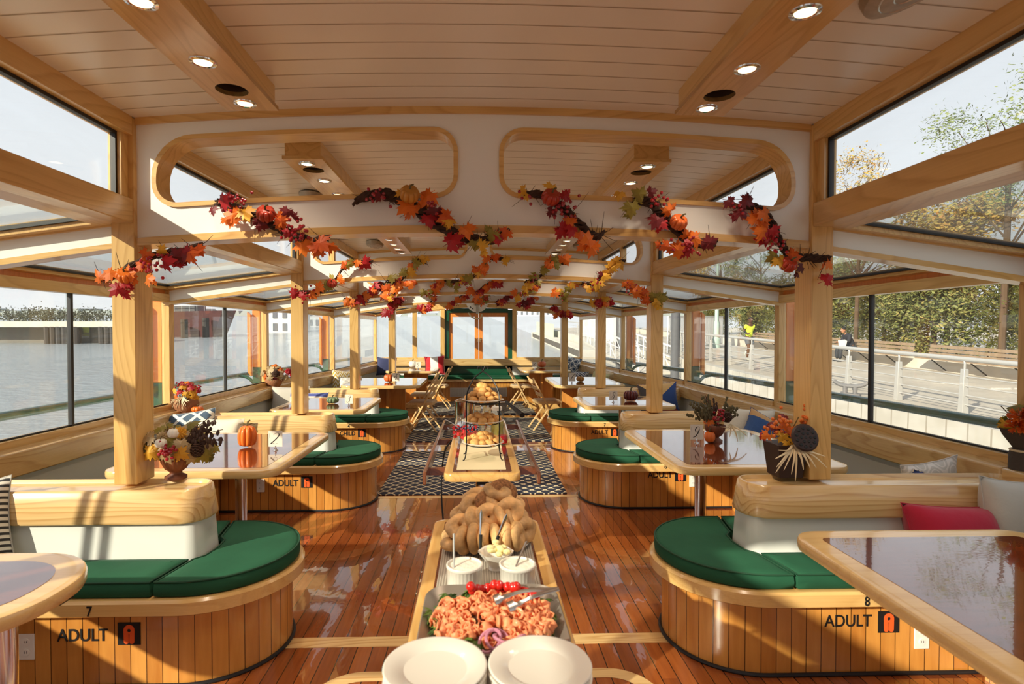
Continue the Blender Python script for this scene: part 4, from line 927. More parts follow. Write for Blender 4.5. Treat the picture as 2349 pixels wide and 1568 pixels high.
# red-hulled ship on the left
SHIPR = mat('dark_red_hull', sRGB(78, 32, 34), .5, var=.1, vscale=.5)
t = thing('ship', 'dark red hulled ship lettered ATLANTICA with white rails beyond the left windows', 'ship', (-40.5, 80, ZWAT))
m = MB(); m.hexa([(-6, -2, -.3), (4.5, -2, -.3), (4.5, 2, -.3), (-6, 2, -.3), (-6.4, -2.2, 3.3), (6, -2.2, 3.6), (6, 2.2, 3.6), (-6.4, 2.2, 3.3)]); m.build('hull', SHIPR, t, recalc=True)
m = MB(); m.tube([(-6.4, -2.2, 4.1), (6, -2.2, 4.4)], .04, 6)
for i in range(13): m.tube([(-6.4+i, -2.2, 3.3+i*.022), (-6.4+i, -2.2, 4.1+i*.022)], .025, 5)
m.build('deck_rail', WF, t); MB().bx(-6, 2, -1.6, 1.6, 3.3, 4.2).build('deckhouse', mat('dark_superstructure', sRGB(88, 92, 96), .6), t)
text_mesh('ATLANTICA', .62, t, WF, Matrix.Translation((-3.9, -2.24, 2.9)) @ TX, 'lettering', depth=.03)
ext(t)
# quay with timber piles, left
t = thing('timber_pier', 'low dark pier with a pale deck edge and a leaf strip modelling a hedge reflection, beyond the nearest left windows', 'pier', (-49, 63, ZWAT))
MB().bx(-12, 11, -2, 3, 1.75, 2.33).build('deck', CONC, t)
MB().bx(-12, 11, 0, .5, -.3, 1.75).build('backing', mat('grey_pier_backing', sRGB(120, 116, 108), .8), t)  # grey backing sheet between deck and water
dt = mat('dark_timber', sRGB(62, 58, 56), .8)
for x0, x1 in ((3.6, 7.4), (9.2, 11)):
    for i in range(int((x1-x0)/.6)): MB().tube([(x0+i*.6, -1.8, -.8), (x0+i*.6, -1.8, 1.8)], .30, 8).build('pier_post', dt, t)
hm = leaves_mb(5000, 11, .6, .55, .12, 77, .1, 160, .30); hm.build('hedge_reflection', leafmat('dull_bush_leaves', [sRGB(60, 66, 52), sRGB(96, 100, 80), sRGB(120, 118, 96)]), t, smooth=False, loc=(-.5, 1.5, 2.9)); ext(t)  # leaf strip added in place of the right hedge mirrored in the left glass
for k, (x, y, h) in enumerate(((-40.5, 76, 3.2), (-38.2, 75, 3.2), (-36.4, 77, 3.4), (-30, 78, 2.4))):
    t = thing('timber_pile', 'dark timber dolphin pile in the water on the left, %s' % ['leftmost, under the ship lettering', 'second from the left', 'third from the left', 'short one farthest right'][k], 'pile', (x, y, ZWAT-.8)); MB().tube([(0, 0, 0), (0, 0, h)], .45, 10).build('shaft', dt, t); MB().tube([(0, 0, h-.5), (0, 0, h-.35)], .48, 10).build('band', BLACK, t); ext(t)
# boat hook and green pole on the right side deck
t = thing('boat_hook', 'white boat hook leaning outside the nearest right window', 'boat hook', (3.27, 3.5, .45)); MB().tube([(0, 0, 0), (.55, .05, .86)], .012, 8).build('shaft', PLASTW, t); MB().tube([(-.06, 0, -.1), (0, 0, 0)], .014, 8).build('grip', BLACK, t)
MB().tube(smooth_path([(.55, .05, .86), (.58, .05, .9), (.55, .05, .94), (.5, .05, .9)]), .012, 8).build('hook_end', STEEL, t)
# ------------------------------------------------------------------ pumpkins, number cards
PK = {k: mat(k+'_pumpkin_skin', c, r, coat=.3, var=.10, vscale=25) for k, c, r in (('orange', sRGB(226, 112, 34), .4), ('deep_orange', sRGB(212, 102, 44), .35), ('green', sRGB(98, 118, 84), .5), ('white', sRGB(232, 226, 212), .5), ('maroon', sRGB(86, 26, 24), .25), ('mottled', sRGB(190, 130, 50), .5), ('red', sRGB(170, 50, 28), .3))}
STEM = mat('dry_stem', sRGB(96, 84, 52), .8)
def pumpkin(name, label, loc, r, h, col, ribs=8, depth=.10, tall=False, leaf=False, parent=None, stemr=.1, curl=0):
    b = MB(); N = ribs*8; M_ = 14; prof = []
    for i in range(M_+1):
        a = math.pi*i/M_; prof.append((math.sin(a)**(.75 if not tall else .5)*1.0 if 0 < i < M_ else 0, -math.cos(a)))
    prof = [(r*q, h/2*(1+z)-(.10*h*(z > .9) if not tall else 0)+(.05*h*(z < -.9))) for q, z in prof]
    b.lathe(prof, N, (0, 0, 0), lambda t, rr, z: rr*(1-depth*1.5*(1-abs(math.sin(math.pi*t*ribs)))**1.6))
    if parent: o = b.build(name, PK[col], parent, ang=80, loc=loc)
    else: o = b.build(name, PK[col], ang=80, loc=loc); tag(o, label, 'pumpkin')
    s_ = MB(); s_.tube(smooth_path([(0, 0, h*.86), (0, 0, h*1.05), (curl*r*.5+.1*r, .05*r, h*1.18), (curl*r+.3*r, .1*r, h*1.25)], 4), [r*stemr*1.5]+[r*stemr]*8+[r*stemr*.9]*4, 7)
    if leaf:
        for a in (.3, 3.3): s_.tube(smooth_path([(0, 0, h*1.02), (.4*r*math.cos(a), .4*r*math.sin(a), h*1.1), (.8*r*math.cos(a), .8*r*math.sin(a), h*1.04)], 4), [.006]*5+[.002]*4, 6)
    s_.build('stem', STEM, o); return o
T0 = TZ+.0013
pumpkin('pumpkin', 'tall bright orange pumpkin with a dark stem on the table with card 2', at(567, 1025, Z=T0), .062, .145, 'orange', 9, .16, tall=True, leaf=True)
pumpkin('pumpkin', 'small grey-green pumpkin beside card 3', at(763, 925, Z=T0+.005), .068, .075, 'green', 9, .14)
pumpkin('pumpkin', 'orange pumpkin with a curled stem beside card 4', at(892, 876, Z=T0+.03), .075, .125, 'deep_orange', 9, .08, curl=1)
pumpkin('pumpkin', 'white pumpkin beside card 5', at(947, 843, Z=T0+.03), .085, .15, 'white', 10, .06)
pumpkin('pumpkin', 'round orange pumpkin beside card 6', at(1243, 843, Z=T0+.03), .085, .145, 'deep_orange', 10, .06)
pumpkin('pumpkin', 'small mottled yellow pumpkin beside card 7', at(1331, 875, Z=T0+.03), .062, .085, 'mottled', 10, .12)
pumpkin('pumpkin', 'glossy maroon ribbed pumpkin beside card 8', at(1447, 919, Z=T0+.005), .083, .125, 'maroon', 13, .13)
pumpkin('pumpkin', 'little orange pumpkin leaning on the urn beside card 9', at(1628, 1015, Z=T0), .037, .085, 'orange', 8, .10)
CARD = mat('cream_card', sRGB(226, 218, 202), .6)
DIG = {'2': [[(-.22,.28),(-.14,.42),(.06,.47),(.2,.36),(.16,.14),(-.02,-.12),(-.26,-.40),(-.1,-.34),(.08,-.42),(.26,-.36)]],
 '3': [[(-.18,.34),(-.04,.46),(.14,.44),(.18,.26),(.0,.06),(.16,-.04),(.16,-.28),(-.02,-.46),(-.22,-.40),(-.2,-.28)]],
 '4': [[(.14,.46),(-.24,-.10),(.22,-.10)],[(.16,.14),(.04,-.46)]], '5': [[(.24,.44),(-.06,.42),(-.14,.08),(.06,.10),(.16,-.10),(.08,-.36),(-.12,-.46),(-.24,-.34)]],
 '6': [[(.18,.46),(-.08,.20),(-.22,-.16),(-.12,-.42),(.06,-.42),(.16,-.22),(.06,-.02),(-.12,-.10)]], '7': [[(-.2,.34),(-.1,.44),(.26,.42),(.06,.06),(-.08,-.46)],[(-.12,-.02),(.16,.02)]],
 '8': [[(.2,.36),(.04,.46),(-.12,.34),(-.06,.14),(.12,-.08),(.1,-.34),(-.06,-.46),(-.22,-.36),(-.16,-.14),(.04,.04),(.18,.22),(.2,.36)]], '9': [[(.16,.22),(.1,.42),(-.06,.44),(-.18,.26),(-.12,.06),(.04,.04),(.16,.22),(.12,-.12),(-.02,-.38),(-.2,-.44)]]}
def card(num, loc, h=.115, rz=0, label=None):
    t = thing('table_number_card', label or 'cream card with the script number %s in a small silver clip holder' % num, 'number card', loc, rz); w_ = h*.86
    MB().lathe([(0, 0), (.018, 0), (.016, .004), (.006, .008), (.009, .016), (.004, .022), (.004, .034), (0, .034)], 14).build('holder', CHROME, t)
    c = MB().bx(-w_/2, w_/2, -.001, .001, .026, .026+h).build('card', CARD, t)
    m = MB()
    for st in DIG[num]:
        p = smooth_path([(x+z*.28, z, 0) for x, z in st], 6); n = len(p); R1 = []
        for i, q in enumerate(p):
            d = (p[min(n-1, i+1)]-p[max(0, i-1)]); d.normalize(); wd = .010+.035*max(0, (-d.y*.8-d.x*.35))**1.2
            nrm = Vector((-d.y, d.x, 0)); sc2 = h*.78
            R1.append([m.v(((q+nrm*wd*k).x*sc2, -.0016, .026+h*.5+(q+nrm*wd*k).y*sc2)) for k in (-1, 1)])
        for a, b in zip(R1, R1[1:]): m.f((a[0], b[0], b[1], a[1]))
    m.build('script_number', INK, c, smooth=False)
    m = MB()
    for k in range(6): m.bx(-w_*.42, -w_*.40, -.0016, -.0013, .026+h*(.55+k*.05), .026+h*(.58+k*.05))
    m.build('small_print', INK, c, smooth=False); return t
for nn_, px_, py_, dz_, hh_, lb_ in (('2', 632, 1033, 0, .105, 'cream card reading a script 2, right of the tall orange pumpkin'), ('3', 800, 931, .005, .095, 'cream card reading a script 3, right of the green pumpkin'),
    ('4', 908, 878, .03, .12, 'cream card reading a script 4, beside the orange pumpkin with curled stem'), ('5', 959, 846, .03, .12, 'cream card reading a script 5, beside the white pumpkin'),
    ('6', 1227, 846, .03, .12, 'cream card reading a script 6, beside the round orange pumpkin at the far right'), ('7', 1312, 878, .03, .12, 'cream card reading a script 7, beside the mottled yellow pumpkin'),
    ('8', 1407, 923, .005, .105, 'cream card reading a script 8, left of the maroon pumpkin'), ('9', 1598, 1016, 0, .105, 'cream card reading a script 9, left of the pine cone urn')): card(nn_, at(px_, py_, Z=T0+dz_), hh_, label=lb_)

# ------------------------------------------------------------------ pillows
def pillow_mesh(w_, h_, th, seed=0, n=14):
    r = random.Random(seed); m = MB(); g = {}
    for side in (1, -1):
        for i in range(n+1):
            for j in range(n+1):
                u = -1+2*i/n; v = -1+2*j/n
                b = max(0, (1-abs(u)**2.6))**.5*max(0, (1-abs(v)**2.6))**.5
                pin = 1-.09*(1-abs(v)**2)*abs(u)**3; pin2 = 1-.09*(1-abs(u)**2)*abs(v)**3
                wr = .06*math.sin(5*u+3*v+seed)*b*(1-b)*2
                if side == -1 and (i in (0, n) or j in (0, n)): g[(side, i, j)] = g[(1, i, j)]; continue
                g[(side, i, j)] = m.v((u*w_/2*pin, -side*th/2*(b+wr), (v*h_/2*pin2)+h_/2))
        for i in range(n):
            for j in range(n):
                q = [g[(side, i, j)], g[(side, i+1, j)], g[(side, i+1, j+1)], g[(side, i, j+1)]]; uv = [(i/n, j/n), ((i+1)/n, j/n), ((i+1)/n, (j+1)/n), (i/n, (j+1)/n)]
                if side == -1: q = q[::-1]; uv = uv[::-1]
                m.f(q, uv)
    m.tube([Vector(m.V[g[(1, a, b)]]) for a, b in [(i, 0) for i in range(n)]+[(n, j) for j in range(n)]+[(i, n) for i in range(n, 0, -1)]+[(0, j) for j in range(n, 0, -1)]], .003, 5, True)
    return m
def fab(name, kind, c1, c2=None, c3=None, k=1, rough=.85):
    m, n, l, b = nm(name); t = n.new('ShaderNodeTexCoord'); s = n.new('ShaderNodeSeparateXYZ'); l.new(t.outputs['UV'], s.inputs[0]); U, V = s.outputs[0], s.outputs[1]
    b.inputs['Roughness'].default_value = rough; b.inputs['Sheen Weight'].default_value = .2
    x = n.new('ShaderNodeTexNoise'); x.inputs['Scale'].default_value = 14; x.inputs['Detail'].default_value = 5; l.new(t.outputs['Object'], x.inputs['Vector']); bp = n.new('ShaderNodeBump'); bp.inputs['Strength'].default_value = .25; bp.inputs['Distance'].default_value = .02; l.new(x.outputs[0], bp.inputs['Height']); l.new(bp.outputs[0], b.inputs['Normal'])
    if kind == 'solid': b.inputs['Base Color'].default_value = c1; return m
    if kind == 'trellis':
        a = math_(n, l, 'ABSOLUTE', math_(n, l, 'ADD', math_(n, l, 'COSINE', math_(n, l, 'MULTIPLY', U, 6.283*k)), math_(n, l, 'COSINE', math_(n, l, 'MULTIPLY', V, 6.283*k))))
        f1 = math_(n, l, 'LESS_THAN', a, .33); a2 = math_(n, l, 'ABSOLUTE', math_(n, l, 'SUBTRACT', a, 1.15)); f = math_(n, l, 'MAXIMUM', f1, math_(n, l, 'LESS_THAN', a2, .16))
    elif kind == 'hex':
        u = math_(n, l, 'MULTIPLY', U, k*1.0); v = math_(n, l, 'MULTIPLY', V, k*1.0)
        d1 = math_(n, l, 'ABSOLUTE', math_(n, l, 'SUBTRACT', math_(n, l, 'FRACT', math_(n, l, 'ADD', u, v)), .5)); d2 = math_(n, l, 'ABSOLUTE', math_(n, l, 'SUBTRACT', math_(n, l, 'FRACT', math_(n, l, 'SUBTRACT', u, v)), .5))
        a = math_(n, l, 'MINIMUM', math_(n, l, 'ABSOLUTE', math_(n, l, 'SUBTRACT', d1, .22)), math_(n, l, 'ABSOLUTE', math_(n, l, 'SUBTRACT', d2, .22))); f = math_(n, l, 'LESS_THAN', a, .065)
    elif kind == 'chevron':
        z = math_(n, l, 'ABSOLUTE', math_(n, l, 'SUBTRACT', math_(n, l, 'FRACT', math_(n, l, 'MULTIPLY', U, k)), .5)); f = math_(n, l, 'LESS_THAN', math_(n, l, 'FRACT', math_(n, l, 'MULTIPLY', math_(n, l, 'ADD', V, math_(n, l, 'MULTIPLY', z, .35)), k*1.2)), .5)
    elif kind == 'stripe': f = math_(n, l, 'LESS_THAN', math_(n, l, 'ABSOLUTE', math_(n, l, 'SUBTRACT', U, .5)), .19)
    elif kind == 'edge': f = math_(n, l, 'LESS_THAN', V, .80)
    elif kind == 'fine': w_ = math_(n, l, 'SINE', math_(n, l, 'ADD', math_(n, l, 'MULTIPLY', V, 90), math_(n, l, 'MULTIPLY', math_(n, l, 'SINE', math_(n, l, 'MULTIPLY', U, 12)), 3))); f = math_(n, l, 'GREATER_THAN', w_, .1)
    elif kind == 'patch':
        p1 = math_(n, l, 'GREATER_THAN', U, V); p2 = math_(n, l, 'GREATER_THAN', math_(n, l, 'ADD', U, V), 1.0)
        c = mixc(n, l, p2, mixc(n, l, p1, c1, c2), mixc(n, l, p1, sRGB(222, 176, 112), c3)); l.new(c, b.inputs['Base Color']); return m
    elif kind == 'diag': f = math_(n, l, 'LESS_THAN', math_(n, l, 'SUBTRACT', V, math_(n, l, 'MULTIPLY', U, .25)), .60)
    l.new(mixc(n, l, f, c1, c2), b.inputs['Base Color']); return m
NAVY = sRGB(42, 58, 84); CREAM = sRGB(226, 214, 192)
CREAMF = fab('cream_linen', 'solid', CREAM); GREYF = fab('grey_linen', 'solid', sRGB(190, 184, 172))
def pillow(label, loc, w_, h_, th, m_, rot=(0, 0, 0), seed=0, group=None):
    o = pillow_mesh(w_, h_, th, seed).build('throw_pillow', m_, ang=80); o.location = loc; o.rotation_euler = tuple(R(a) for a in rot); tag(o, label, 'pillow', group); return o
CZ = .463
TRF = fab('navy_lattice_fabric', 'hex', sRGB(72, 92, 112), sRGB(232, 226, 212), k=1.5)
pillow('slate blue pillow with white interlaced lattice behind the table with card 2', (-2.44, 4.90, CZ), .41, .37, .15, TRF, (-16, -7, 8), 1)
pillow('cream pillow beside the lattice one behind the table with card 2', (-2.22, 4.84, CZ), .42, .31, .15, CREAMF, (-18, 0, -4), 2)
pillow('cream linen pillow in the second left booth by the wall', (-2.36, 7.15, CZ), .46, .36, .16, GREYF, (-14, 0, 6), 3)
pillow('white pillow with a blue stripe in the second left booth', (-2.12, 7.05, CZ), .50, .30, .14, fab('white_blue_edge', 'edge', sRGB(74, 84, 150), CREAM), (-18, 0, -4), 4)
pillow('yellow and white chevron pillow on the left wall seat', (-2.22, 9.35, CZ), .40, .42, .14, fab('yellow_chevron', 'chevron', sRGB(202, 164, 60), sRGB(234, 226, 208), k=5), (-14, 8, 40), 5)
pillow('white lacy patterned pillow behind the chevron one', (-2.0, 9.05, CZ), .38, .34, .14, fab('white_lace', 'trellis', sRGB(196, 192, 184), sRGB(236, 232, 224), k=4), (-18, 0, 30), 6)
pillow('navy pillow in the far left corner', (-1.98, 12.22, .56), .42, .40, .14, fab('navy_plain', 'solid', sRGB(52, 58, 96)), (-12, 4, 12), 7)
pillow('red and white striped pillow left of the far door', (-.95, 12.40, .56), .44, .42, .14, fab('red_white_stripe', 'stripe', sRGB(200, 34, 44), sRGB(232, 228, 220)), (-10, -3, 0), 8)
pillow('navy and white lattice pillow in the far right corner', (1.93, 12.2, .56), .40, .42, .15, fab('navy_lattice_small', 'trellis', sRGB(52, 70, 92), sRGB(232, 228, 216), k=2.6), (-14, 12, -24), 9)
pillow('navy and white knotted pattern pillow before the far right corner', (1.98, 11.3, .46), .38, .28, .14, fab('navy_white_knot', 'hex', sRGB(44, 54, 90), sRGB(232, 228, 216), k=3), (-30, 0, -30), 10)
pillow('pale yellow pillow on the far right wall seat', (2.06, 9.9, .46), .36, .34, .14, fab('pale_yellow', 'solid', sRGB(214, 206, 148)), (-16, 8, -50), 11)
pillow('patchwork pillow in blue, tan, charcoal and red in the second right booth', (2.30, 7.12, CZ), .50, .40, .15, fab('patchwork', 'patch', sRGB(66, 62, 66), sRGB(170, 52, 48), sRGB(44, 72, 130)), (-14, -5, -6), 12)
pillow('cream pillow in the first right booth behind the blue one', (2.36, 4.90, CZ+.01), .46, .36, .15, CREAMF, (-12, 4, -6), 13)
pillow('blue pillow with a tan edge tilted in the first right booth', (2.38, 4.74, CZ-.01), .44, .36, .15, fab('blue_tan', 'edge', sRGB(208, 160, 104), sRGB(52, 84, 136)), (-24, 28, -14), 14)
pillow('white and blue pillow peeking over the nearest right bench', (2.44, 3.05, .45), .32, .30, .12, fab('white_blue_diag', 'diag', sRGB(58, 78, 136), sRGB(230, 220, 200)), (14, 10, 0), 15)
pillow('white patterned pillow peeking over the nearest right bench', (2.50, 3.08, .46), .32, .36, .12, fab('white_soft_pattern', 'trellis', sRGB(206, 204, 198), sRGB(232, 228, 222), k=3), (12, -10, 0), 16)
pillow('crimson corduroy pillow slumped on the nearest right bench', (2.19, 2.52, CZ-.01), .43, .25, .24, fab('crimson', 'solid', sRGB(176, 16, 52)), (-22, 3, 0), 17)
pillow('grey linen pillow standing at the right edge on the nearest right bench', (2.50, 2.55, CZ-.01), .36, .36, .16, GREYF, (-10, 6, 4), 18)
pillow('black and white striped pillow at the left edge on the nearest left bench', (-2.28, 2.56, CZ-.02), .42, .38, .15, fab('black_white_stripe', 'fine', sRGB(226, 220, 206), sRGB(50, 48, 48)), (-14, -10, 8), 19)

# ------------------------------------------------------------------ leaves, berries, plants
def leafm(name, c1, c2):
    m, n, l, b = nm(name); g = n.new('ShaderNodeNewGeometry'); t = n.new('ShaderNodeTexCoord'); x = n.new('ShaderNodeTexNoise'); x.inputs['Scale'].default_value = 30; l.new(t.outputs['Object'], x.inputs['Vector'])
    l.new(ramp(n, l, math_(n, l, 'ADD', math_(n, l, 'MULTIPLY', g.outputs['Random Per Island'], .6), math_(n, l, 'MULTIPLY', x.outputs[0], .5)), [(.2, c1), (.85, c2)]), b.inputs['Base Color'])
    b.inputs['Roughness'].default_value = .5; o = [q for q in n if q.type == 'OUTPUT_MATERIAL'][0]; tr = n.new('ShaderNodeBsdfTranslucent'); mx = n.new('ShaderNodeMixShader'); mx.inputs[0].default_value = .3
    l.new(b.inputs['Base Color'].links[0].from_socket, tr.inputs[0]); l.new(b.outputs[0], mx.inputs[1]); l.new(tr.outputs[0], mx.inputs[2]); l.new(mx.outputs[0], o.inputs[0]); return m
LM = {'red': leafm('red_maple_leaf', sRGB(120, 14, 22), sRGB(196, 36, 44)), 'orange': leafm('orange_maple_leaf', sRGB(206, 82, 22), sRGB(240, 130, 40)), 'yellow': leafm('yellow_maple_leaf', sRGB(206, 140, 34), sRGB(236, 184, 60)),
      'green': leafm('olive_leaf', sRGB(110, 104, 40), sRGB(168, 150, 62)), 'tan': leafm('tan_leaf', sRGB(150, 122, 80), sRGB(214, 190, 146)), 'burgundy': leafm('burgundy_leaf', sRGB(84, 16, 24), sRGB(128, 34, 40))}
_L = [(0, -.05), (.10, -.02), (.38, -.28), (.36, -.10), (.62, -.06), (.50, .10), (.92, .34), (.64, .36), (.66, .52), (.40, .42), (.34, .50), (.42, .86), (.24, .74), (.0, 1.15)]
LEAF = _L+[(-x, y) for x, y in _L[1:-1][::-1]]
def leaf(m, c, size, nrm, up, curl=.25):
    nrm = Vector(nrm).normalized(); up = Vector(up); up = (up-nrm*up.dot(nrm)).normalized(); rt = up.cross(nrm)
    ctr = m.v(Vector(c)+up*size*.25+nrm*size*.08); ids = []
    for x, y in LEAF: ids.append(m.v(Vector(c)+rt*x*size*.8+up*y*size*.8-nrm*size*curl*(x*x+max(0, y-.3)**2)))
    for i in range(len(ids)): m.f((ctr, ids[i], ids[(i+1) % len(ids)]))
VINE = mat('twisted_vine', sRGB(64, 44, 34), .9, bump=.5, bscale=40, var=.3, vscale=40); BERRY = mat('red_berry', sRGB(150, 24, 34), .25, coat=.4); OBERRY = mat('orange_berry', sRGB(214, 110, 40), .3)
CONE = mat('pine_cone', sRGB(70, 44, 30), .7)
def garland(label, pts, Y, leaves_, pumpk=(), berries=(), th=.016, sc_=1.0, seed=1):
    """pts/leaves/pumpkins in photo pixels measured on the beam plane at depth Y"""
    r = random.Random(seed); base = at(pts[0][0], pts[0][1], Y=Y); t = thing('leaf_garland', label, 'garland', base, 0, 'autumn leaf garlands wound on the beams')
    P = smooth_path([at(x, y, Y=Y-(d[0] if d else 0))-base for x, y, *d in pts], 8); m = MB()
    for k in range(4):
        q = []
        for i, p in enumerate(P):
            a = i*.55+k*math.pi/2; rr = th*.75*(1+.25*math.sin(i*.9+k)); q.append(p+Vector((math.cos(a)*rr*.5, math.sin(a)*rr, math.cos(a)*rr)))
        m.tube(q, [th*(.55+.15*math.sin(i*1.3+k))*(.5+.5*min(1, i/4, (len(q)-1-i)/4)) for i in range(len(q))], 6)
    for k in range(int(len(P)*1.2)):
        p = r.choice(P); d = Vector((r.gauss(0, 1), r.gauss(0, 1), r.gauss(0, 1)))*.022*sc_; m.tube([p, p+d, p+d*1.7+Vector((0, 0, r.uniform(-.01, .01)))], [.002, .0015, .0008], 4)
    m.build('vine', VINE, t)
    bycol = {}
    for (x, y, c, s_) in leaves_: bycol.setdefault(c, []).append((x, y, s_))
    for c, L in bycol.items():
        m = MB()
        for x, y, s_ in L:
            p = at(x, y, Y=Y-.05)-base; n_ = Vector((r.uniform(-.5, .5), -1, r.uniform(-.45, .45))); u = Vector((r.uniform(-1, 1), 0, r.uniform(-1, .4)))
            leaf(m, p-u.normalized()*s_*.3, s_, n_, u, r.uniform(.1, .4))
            m.tube([p-u.normalized()*s_*.3, p-u.normalized()*s_*.55+Vector((0, .03, 0))], .0015, 4)
            n2 = Vector((r.uniform(-.9, .9), -1, r.uniform(-.8, .8))); u2 = Vector((r.uniform(-1, 1), 0, r.uniform(-1, 1)))
            leaf(m, p+Vector((r.uniform(-.03, .03), .025, r.uniform(-.03, .03))), s_*.7, n2, u2, .3)
        m.build(c+'_leaves', LM[c], t, smooth=False)
    for (x, y, rr, c) in pumpk: q = pumpkin('mini_pumpkin', None, at(x, y, Y=Y-.07)-base-Vector((0, 0, rr*.8)), rr, rr*1.6, c, 9, .12, parent=t); q.rotation_euler = (R(50), R(15), 0); q.location += Vector((0, .05, rr*.4))
    if berries:
        m = MB()
        for (x, y, n_) in berries:
            p = at(x, y, Y=Y-.06)-base
            for k in range(n_): q = p+Vector((r.gauss(0, .030), r.gauss(0, .014), r.gauss(0, .026)))*sc_; m.ell(q, .0085*sc_, n=8, m=5)
        tag(m.build('berries', BERRY, t), kind='stuff')
    return t
g1, g2 = .115, .085
garland('garland of red and orange leaves wrapped round the nearest left post', [(232, 640), (270, 630), (310, 605), (360, 585), (420, 575), (462, 562)], 2.72,
  [(228, 634, 'orange', .06), (255, 630, 'orange', .07), (300, 628, 'orange', .07), (268, 665, 'red', .07), (285, 650, 'red', .05), (335, 585, 'orange', .06), (345, 640, 'orange', .06), (385, 600, 'red', .075), (400, 590, 'burgundy', .08), (420, 580, 'red', .07), (440, 580, 'orange', .085), (455, 575, 'orange', .06), (370, 575, 'yellow', .05), (325, 610, 'orange', .06)], [(278, 632, .042, 'orange')], [(350, 603, 14), (335, 612, 10)], seed=1)
garland('garland with a small red pumpkin on the left end of the nearest beam', [(495, 462), (560, 485), (625, 515), (675, 540), (715, 552), (755, 545)], 2.76,
  [(515, 460, 'red', .085), (490, 483, 'burgundy', .05), (535, 492, 'orange', .08), (565, 490, 'yellow', .08), (520, 505, 'orange', .05), (640, 498, 'orange', .08), (645, 510, 'orange', .07), (600, 518, 'burgundy', .06), (658, 488, 'burgundy', .06), (695, 567, 'orange', .08), (738, 562, 'orange', .095), (725, 570, 'orange', .07), (660, 535, 'red', .05)], [(603, 490, .045, 'red')], [(540, 463, 10), (563, 462, 8), (675, 530, 16), (690, 536, 16)], seed=2)
garland('thick dark garland over the middle of the nearest beam, left of its centre web', [(815, 460), (855, 448), (900, 448), (940, 470), (985, 500), (1035, 532), (1090, 552), (1130, 548), (1165, 535)], 2.76,
  [(925, 443, 'yellow', .06), (980, 452, 'orange', .095), (930, 478, 'orange', .09), (950, 480, 'orange', .06), (1000, 490, 'burgundy', .08), (985, 505, 'red', .075), (1022, 500, 'orange', .08), (1030, 510, 'yellow', .06), (1070, 530, 'orange', .08), (1040, 553, 'red', .10), (1090, 562, 'green', .06), (1108, 562, 'yellow', .06), (1128, 540, 'green', .07), (1145, 545, 'red', .06), (1160, 535, 'orange', .06), (870, 452, 'burgundy', .05)], [(935, 445, .048, 'mottled')], [(870, 455, 14), (985, 473, 10)], th=.022, seed=3)
garland('garland with a mottled pumpkin right of the centre web on the nearest beam', [(1205, 445), (1245, 448), (1285, 470), (1320, 505), (1350, 533), (1372, 543), (1383, 535)], 2.76,
  [(1200, 438, 'yellow', .05), (1262, 432, 'yellow', .06), (1295, 448, 'red', .06), (1265, 485, 'burgundy', .05), (1305, 510, 'orange', .07), (1295, 528, 'red', .085), (1310, 530, 'red', .07), (1350, 548, 'orange', .085), (1358, 565, 'orange', .08), (1330, 540, 'orange', .05)], [(1262, 452, .046, 'red')], [(1300, 480, 22), (1218, 452, 6)], seed=4)
garland('garland with an orange pumpkin low on the nearest beam, third of the right half', [(1452, 462), (1485, 462), (1515, 485), (1545, 520), (1580, 550), (1610, 558), (1640, 560)], 2.76,
  [(1420, 448, 'yellow', .05), (1465, 445, 'green', .07), (1450, 478, 'green', .085), (1495, 440, 'burgundy', .05), (1530, 482, 'orange', .06), (1505, 508, 'burgundy', .08), (1520, 515, 'red', .06), (1590, 545, 'orange', .08), (1630, 555, 'burgundy', .07), (1555, 575, 'orange', .08), (1575, 565, 'red', .08), (1527, 565, 'orange', .06)], [(1558, 509, .043, 'deep_orange')], [(1510, 460, 14), (1575, 563, 14)], th=.02, seed=5)
garland('garland of burgundy and orange leaves ending round the nearest right post', [(1695, 470), (1730, 475), (1765, 500), (1785, 545), (1805, 580), (1835, 590), (1870, 592), (1903, 592, .04)], 2.76,
  [(1675, 465, 'burgundy', .06), (1712, 462, 'burgundy', .075), (1700, 488, 'burgundy', .075), (1735, 500, 'orange', .09), (1755, 492, 'orange', .08), (1745, 530, 'orange', .085), (1760, 545, 'red', .08), (1775, 530, 'red', .06), (1790, 600, 'yellow', .075), (1775, 592, 'green', .07), (1820, 590, 'orange', .07), (1905, 605, 'orange', .06), (1898, 640, 'red', .06), (1835, 615, 'burgundy', .05)], [(1812, 607, .042, 'red')], [(1780, 560, 22), (1690, 474, 6)], seed=6)
r_ = random.Random(44)
def auto(label, pts, Y, cols, n, pk=1, seed=1, size=.095, th=.014):
    r = random.Random(seed); lv = []; px_ = 60*5.2/Y
    for k in range(n):
        f = (k+.5)/n*(len(pts)-1); i = min(int(f), len(pts)-2); u = f-i; x = pts[i][0]*(1-u)+pts[i+1][0]*u; y = pts[i][1]*(1-u)+pts[i+1][1]*u
        lv.append((x+r.uniform(-.1, .1)*px_, y+r.uniform(-.15, .2)*px_, r.choice(cols), size*r.uniform(.75, 1.2)))
    pp = [(pts[len(pts)//2][0]+r.uniform(-8, 8), pts[len(pts)//2][1]+5, .045, r.choice(('deep_orange', 'orange', 'red')))] if pk else []
    return garland(label, pts, Y, lv, pp, [(pts[1][0], pts[1][1]+3, 10)], th=th, seed=seed, sc_=1.1)
ROY = ['red', 'orange', 'yellow', 'orange']
auto('garland at the left post of the second beam', [(670, 670), (705, 670), (735, 668), (765, 645), (788, 615), (810, 603), (855, 600)], 5.08, ['orange', 'orange', 'red', 'green', 'red'], 11, seed=21)
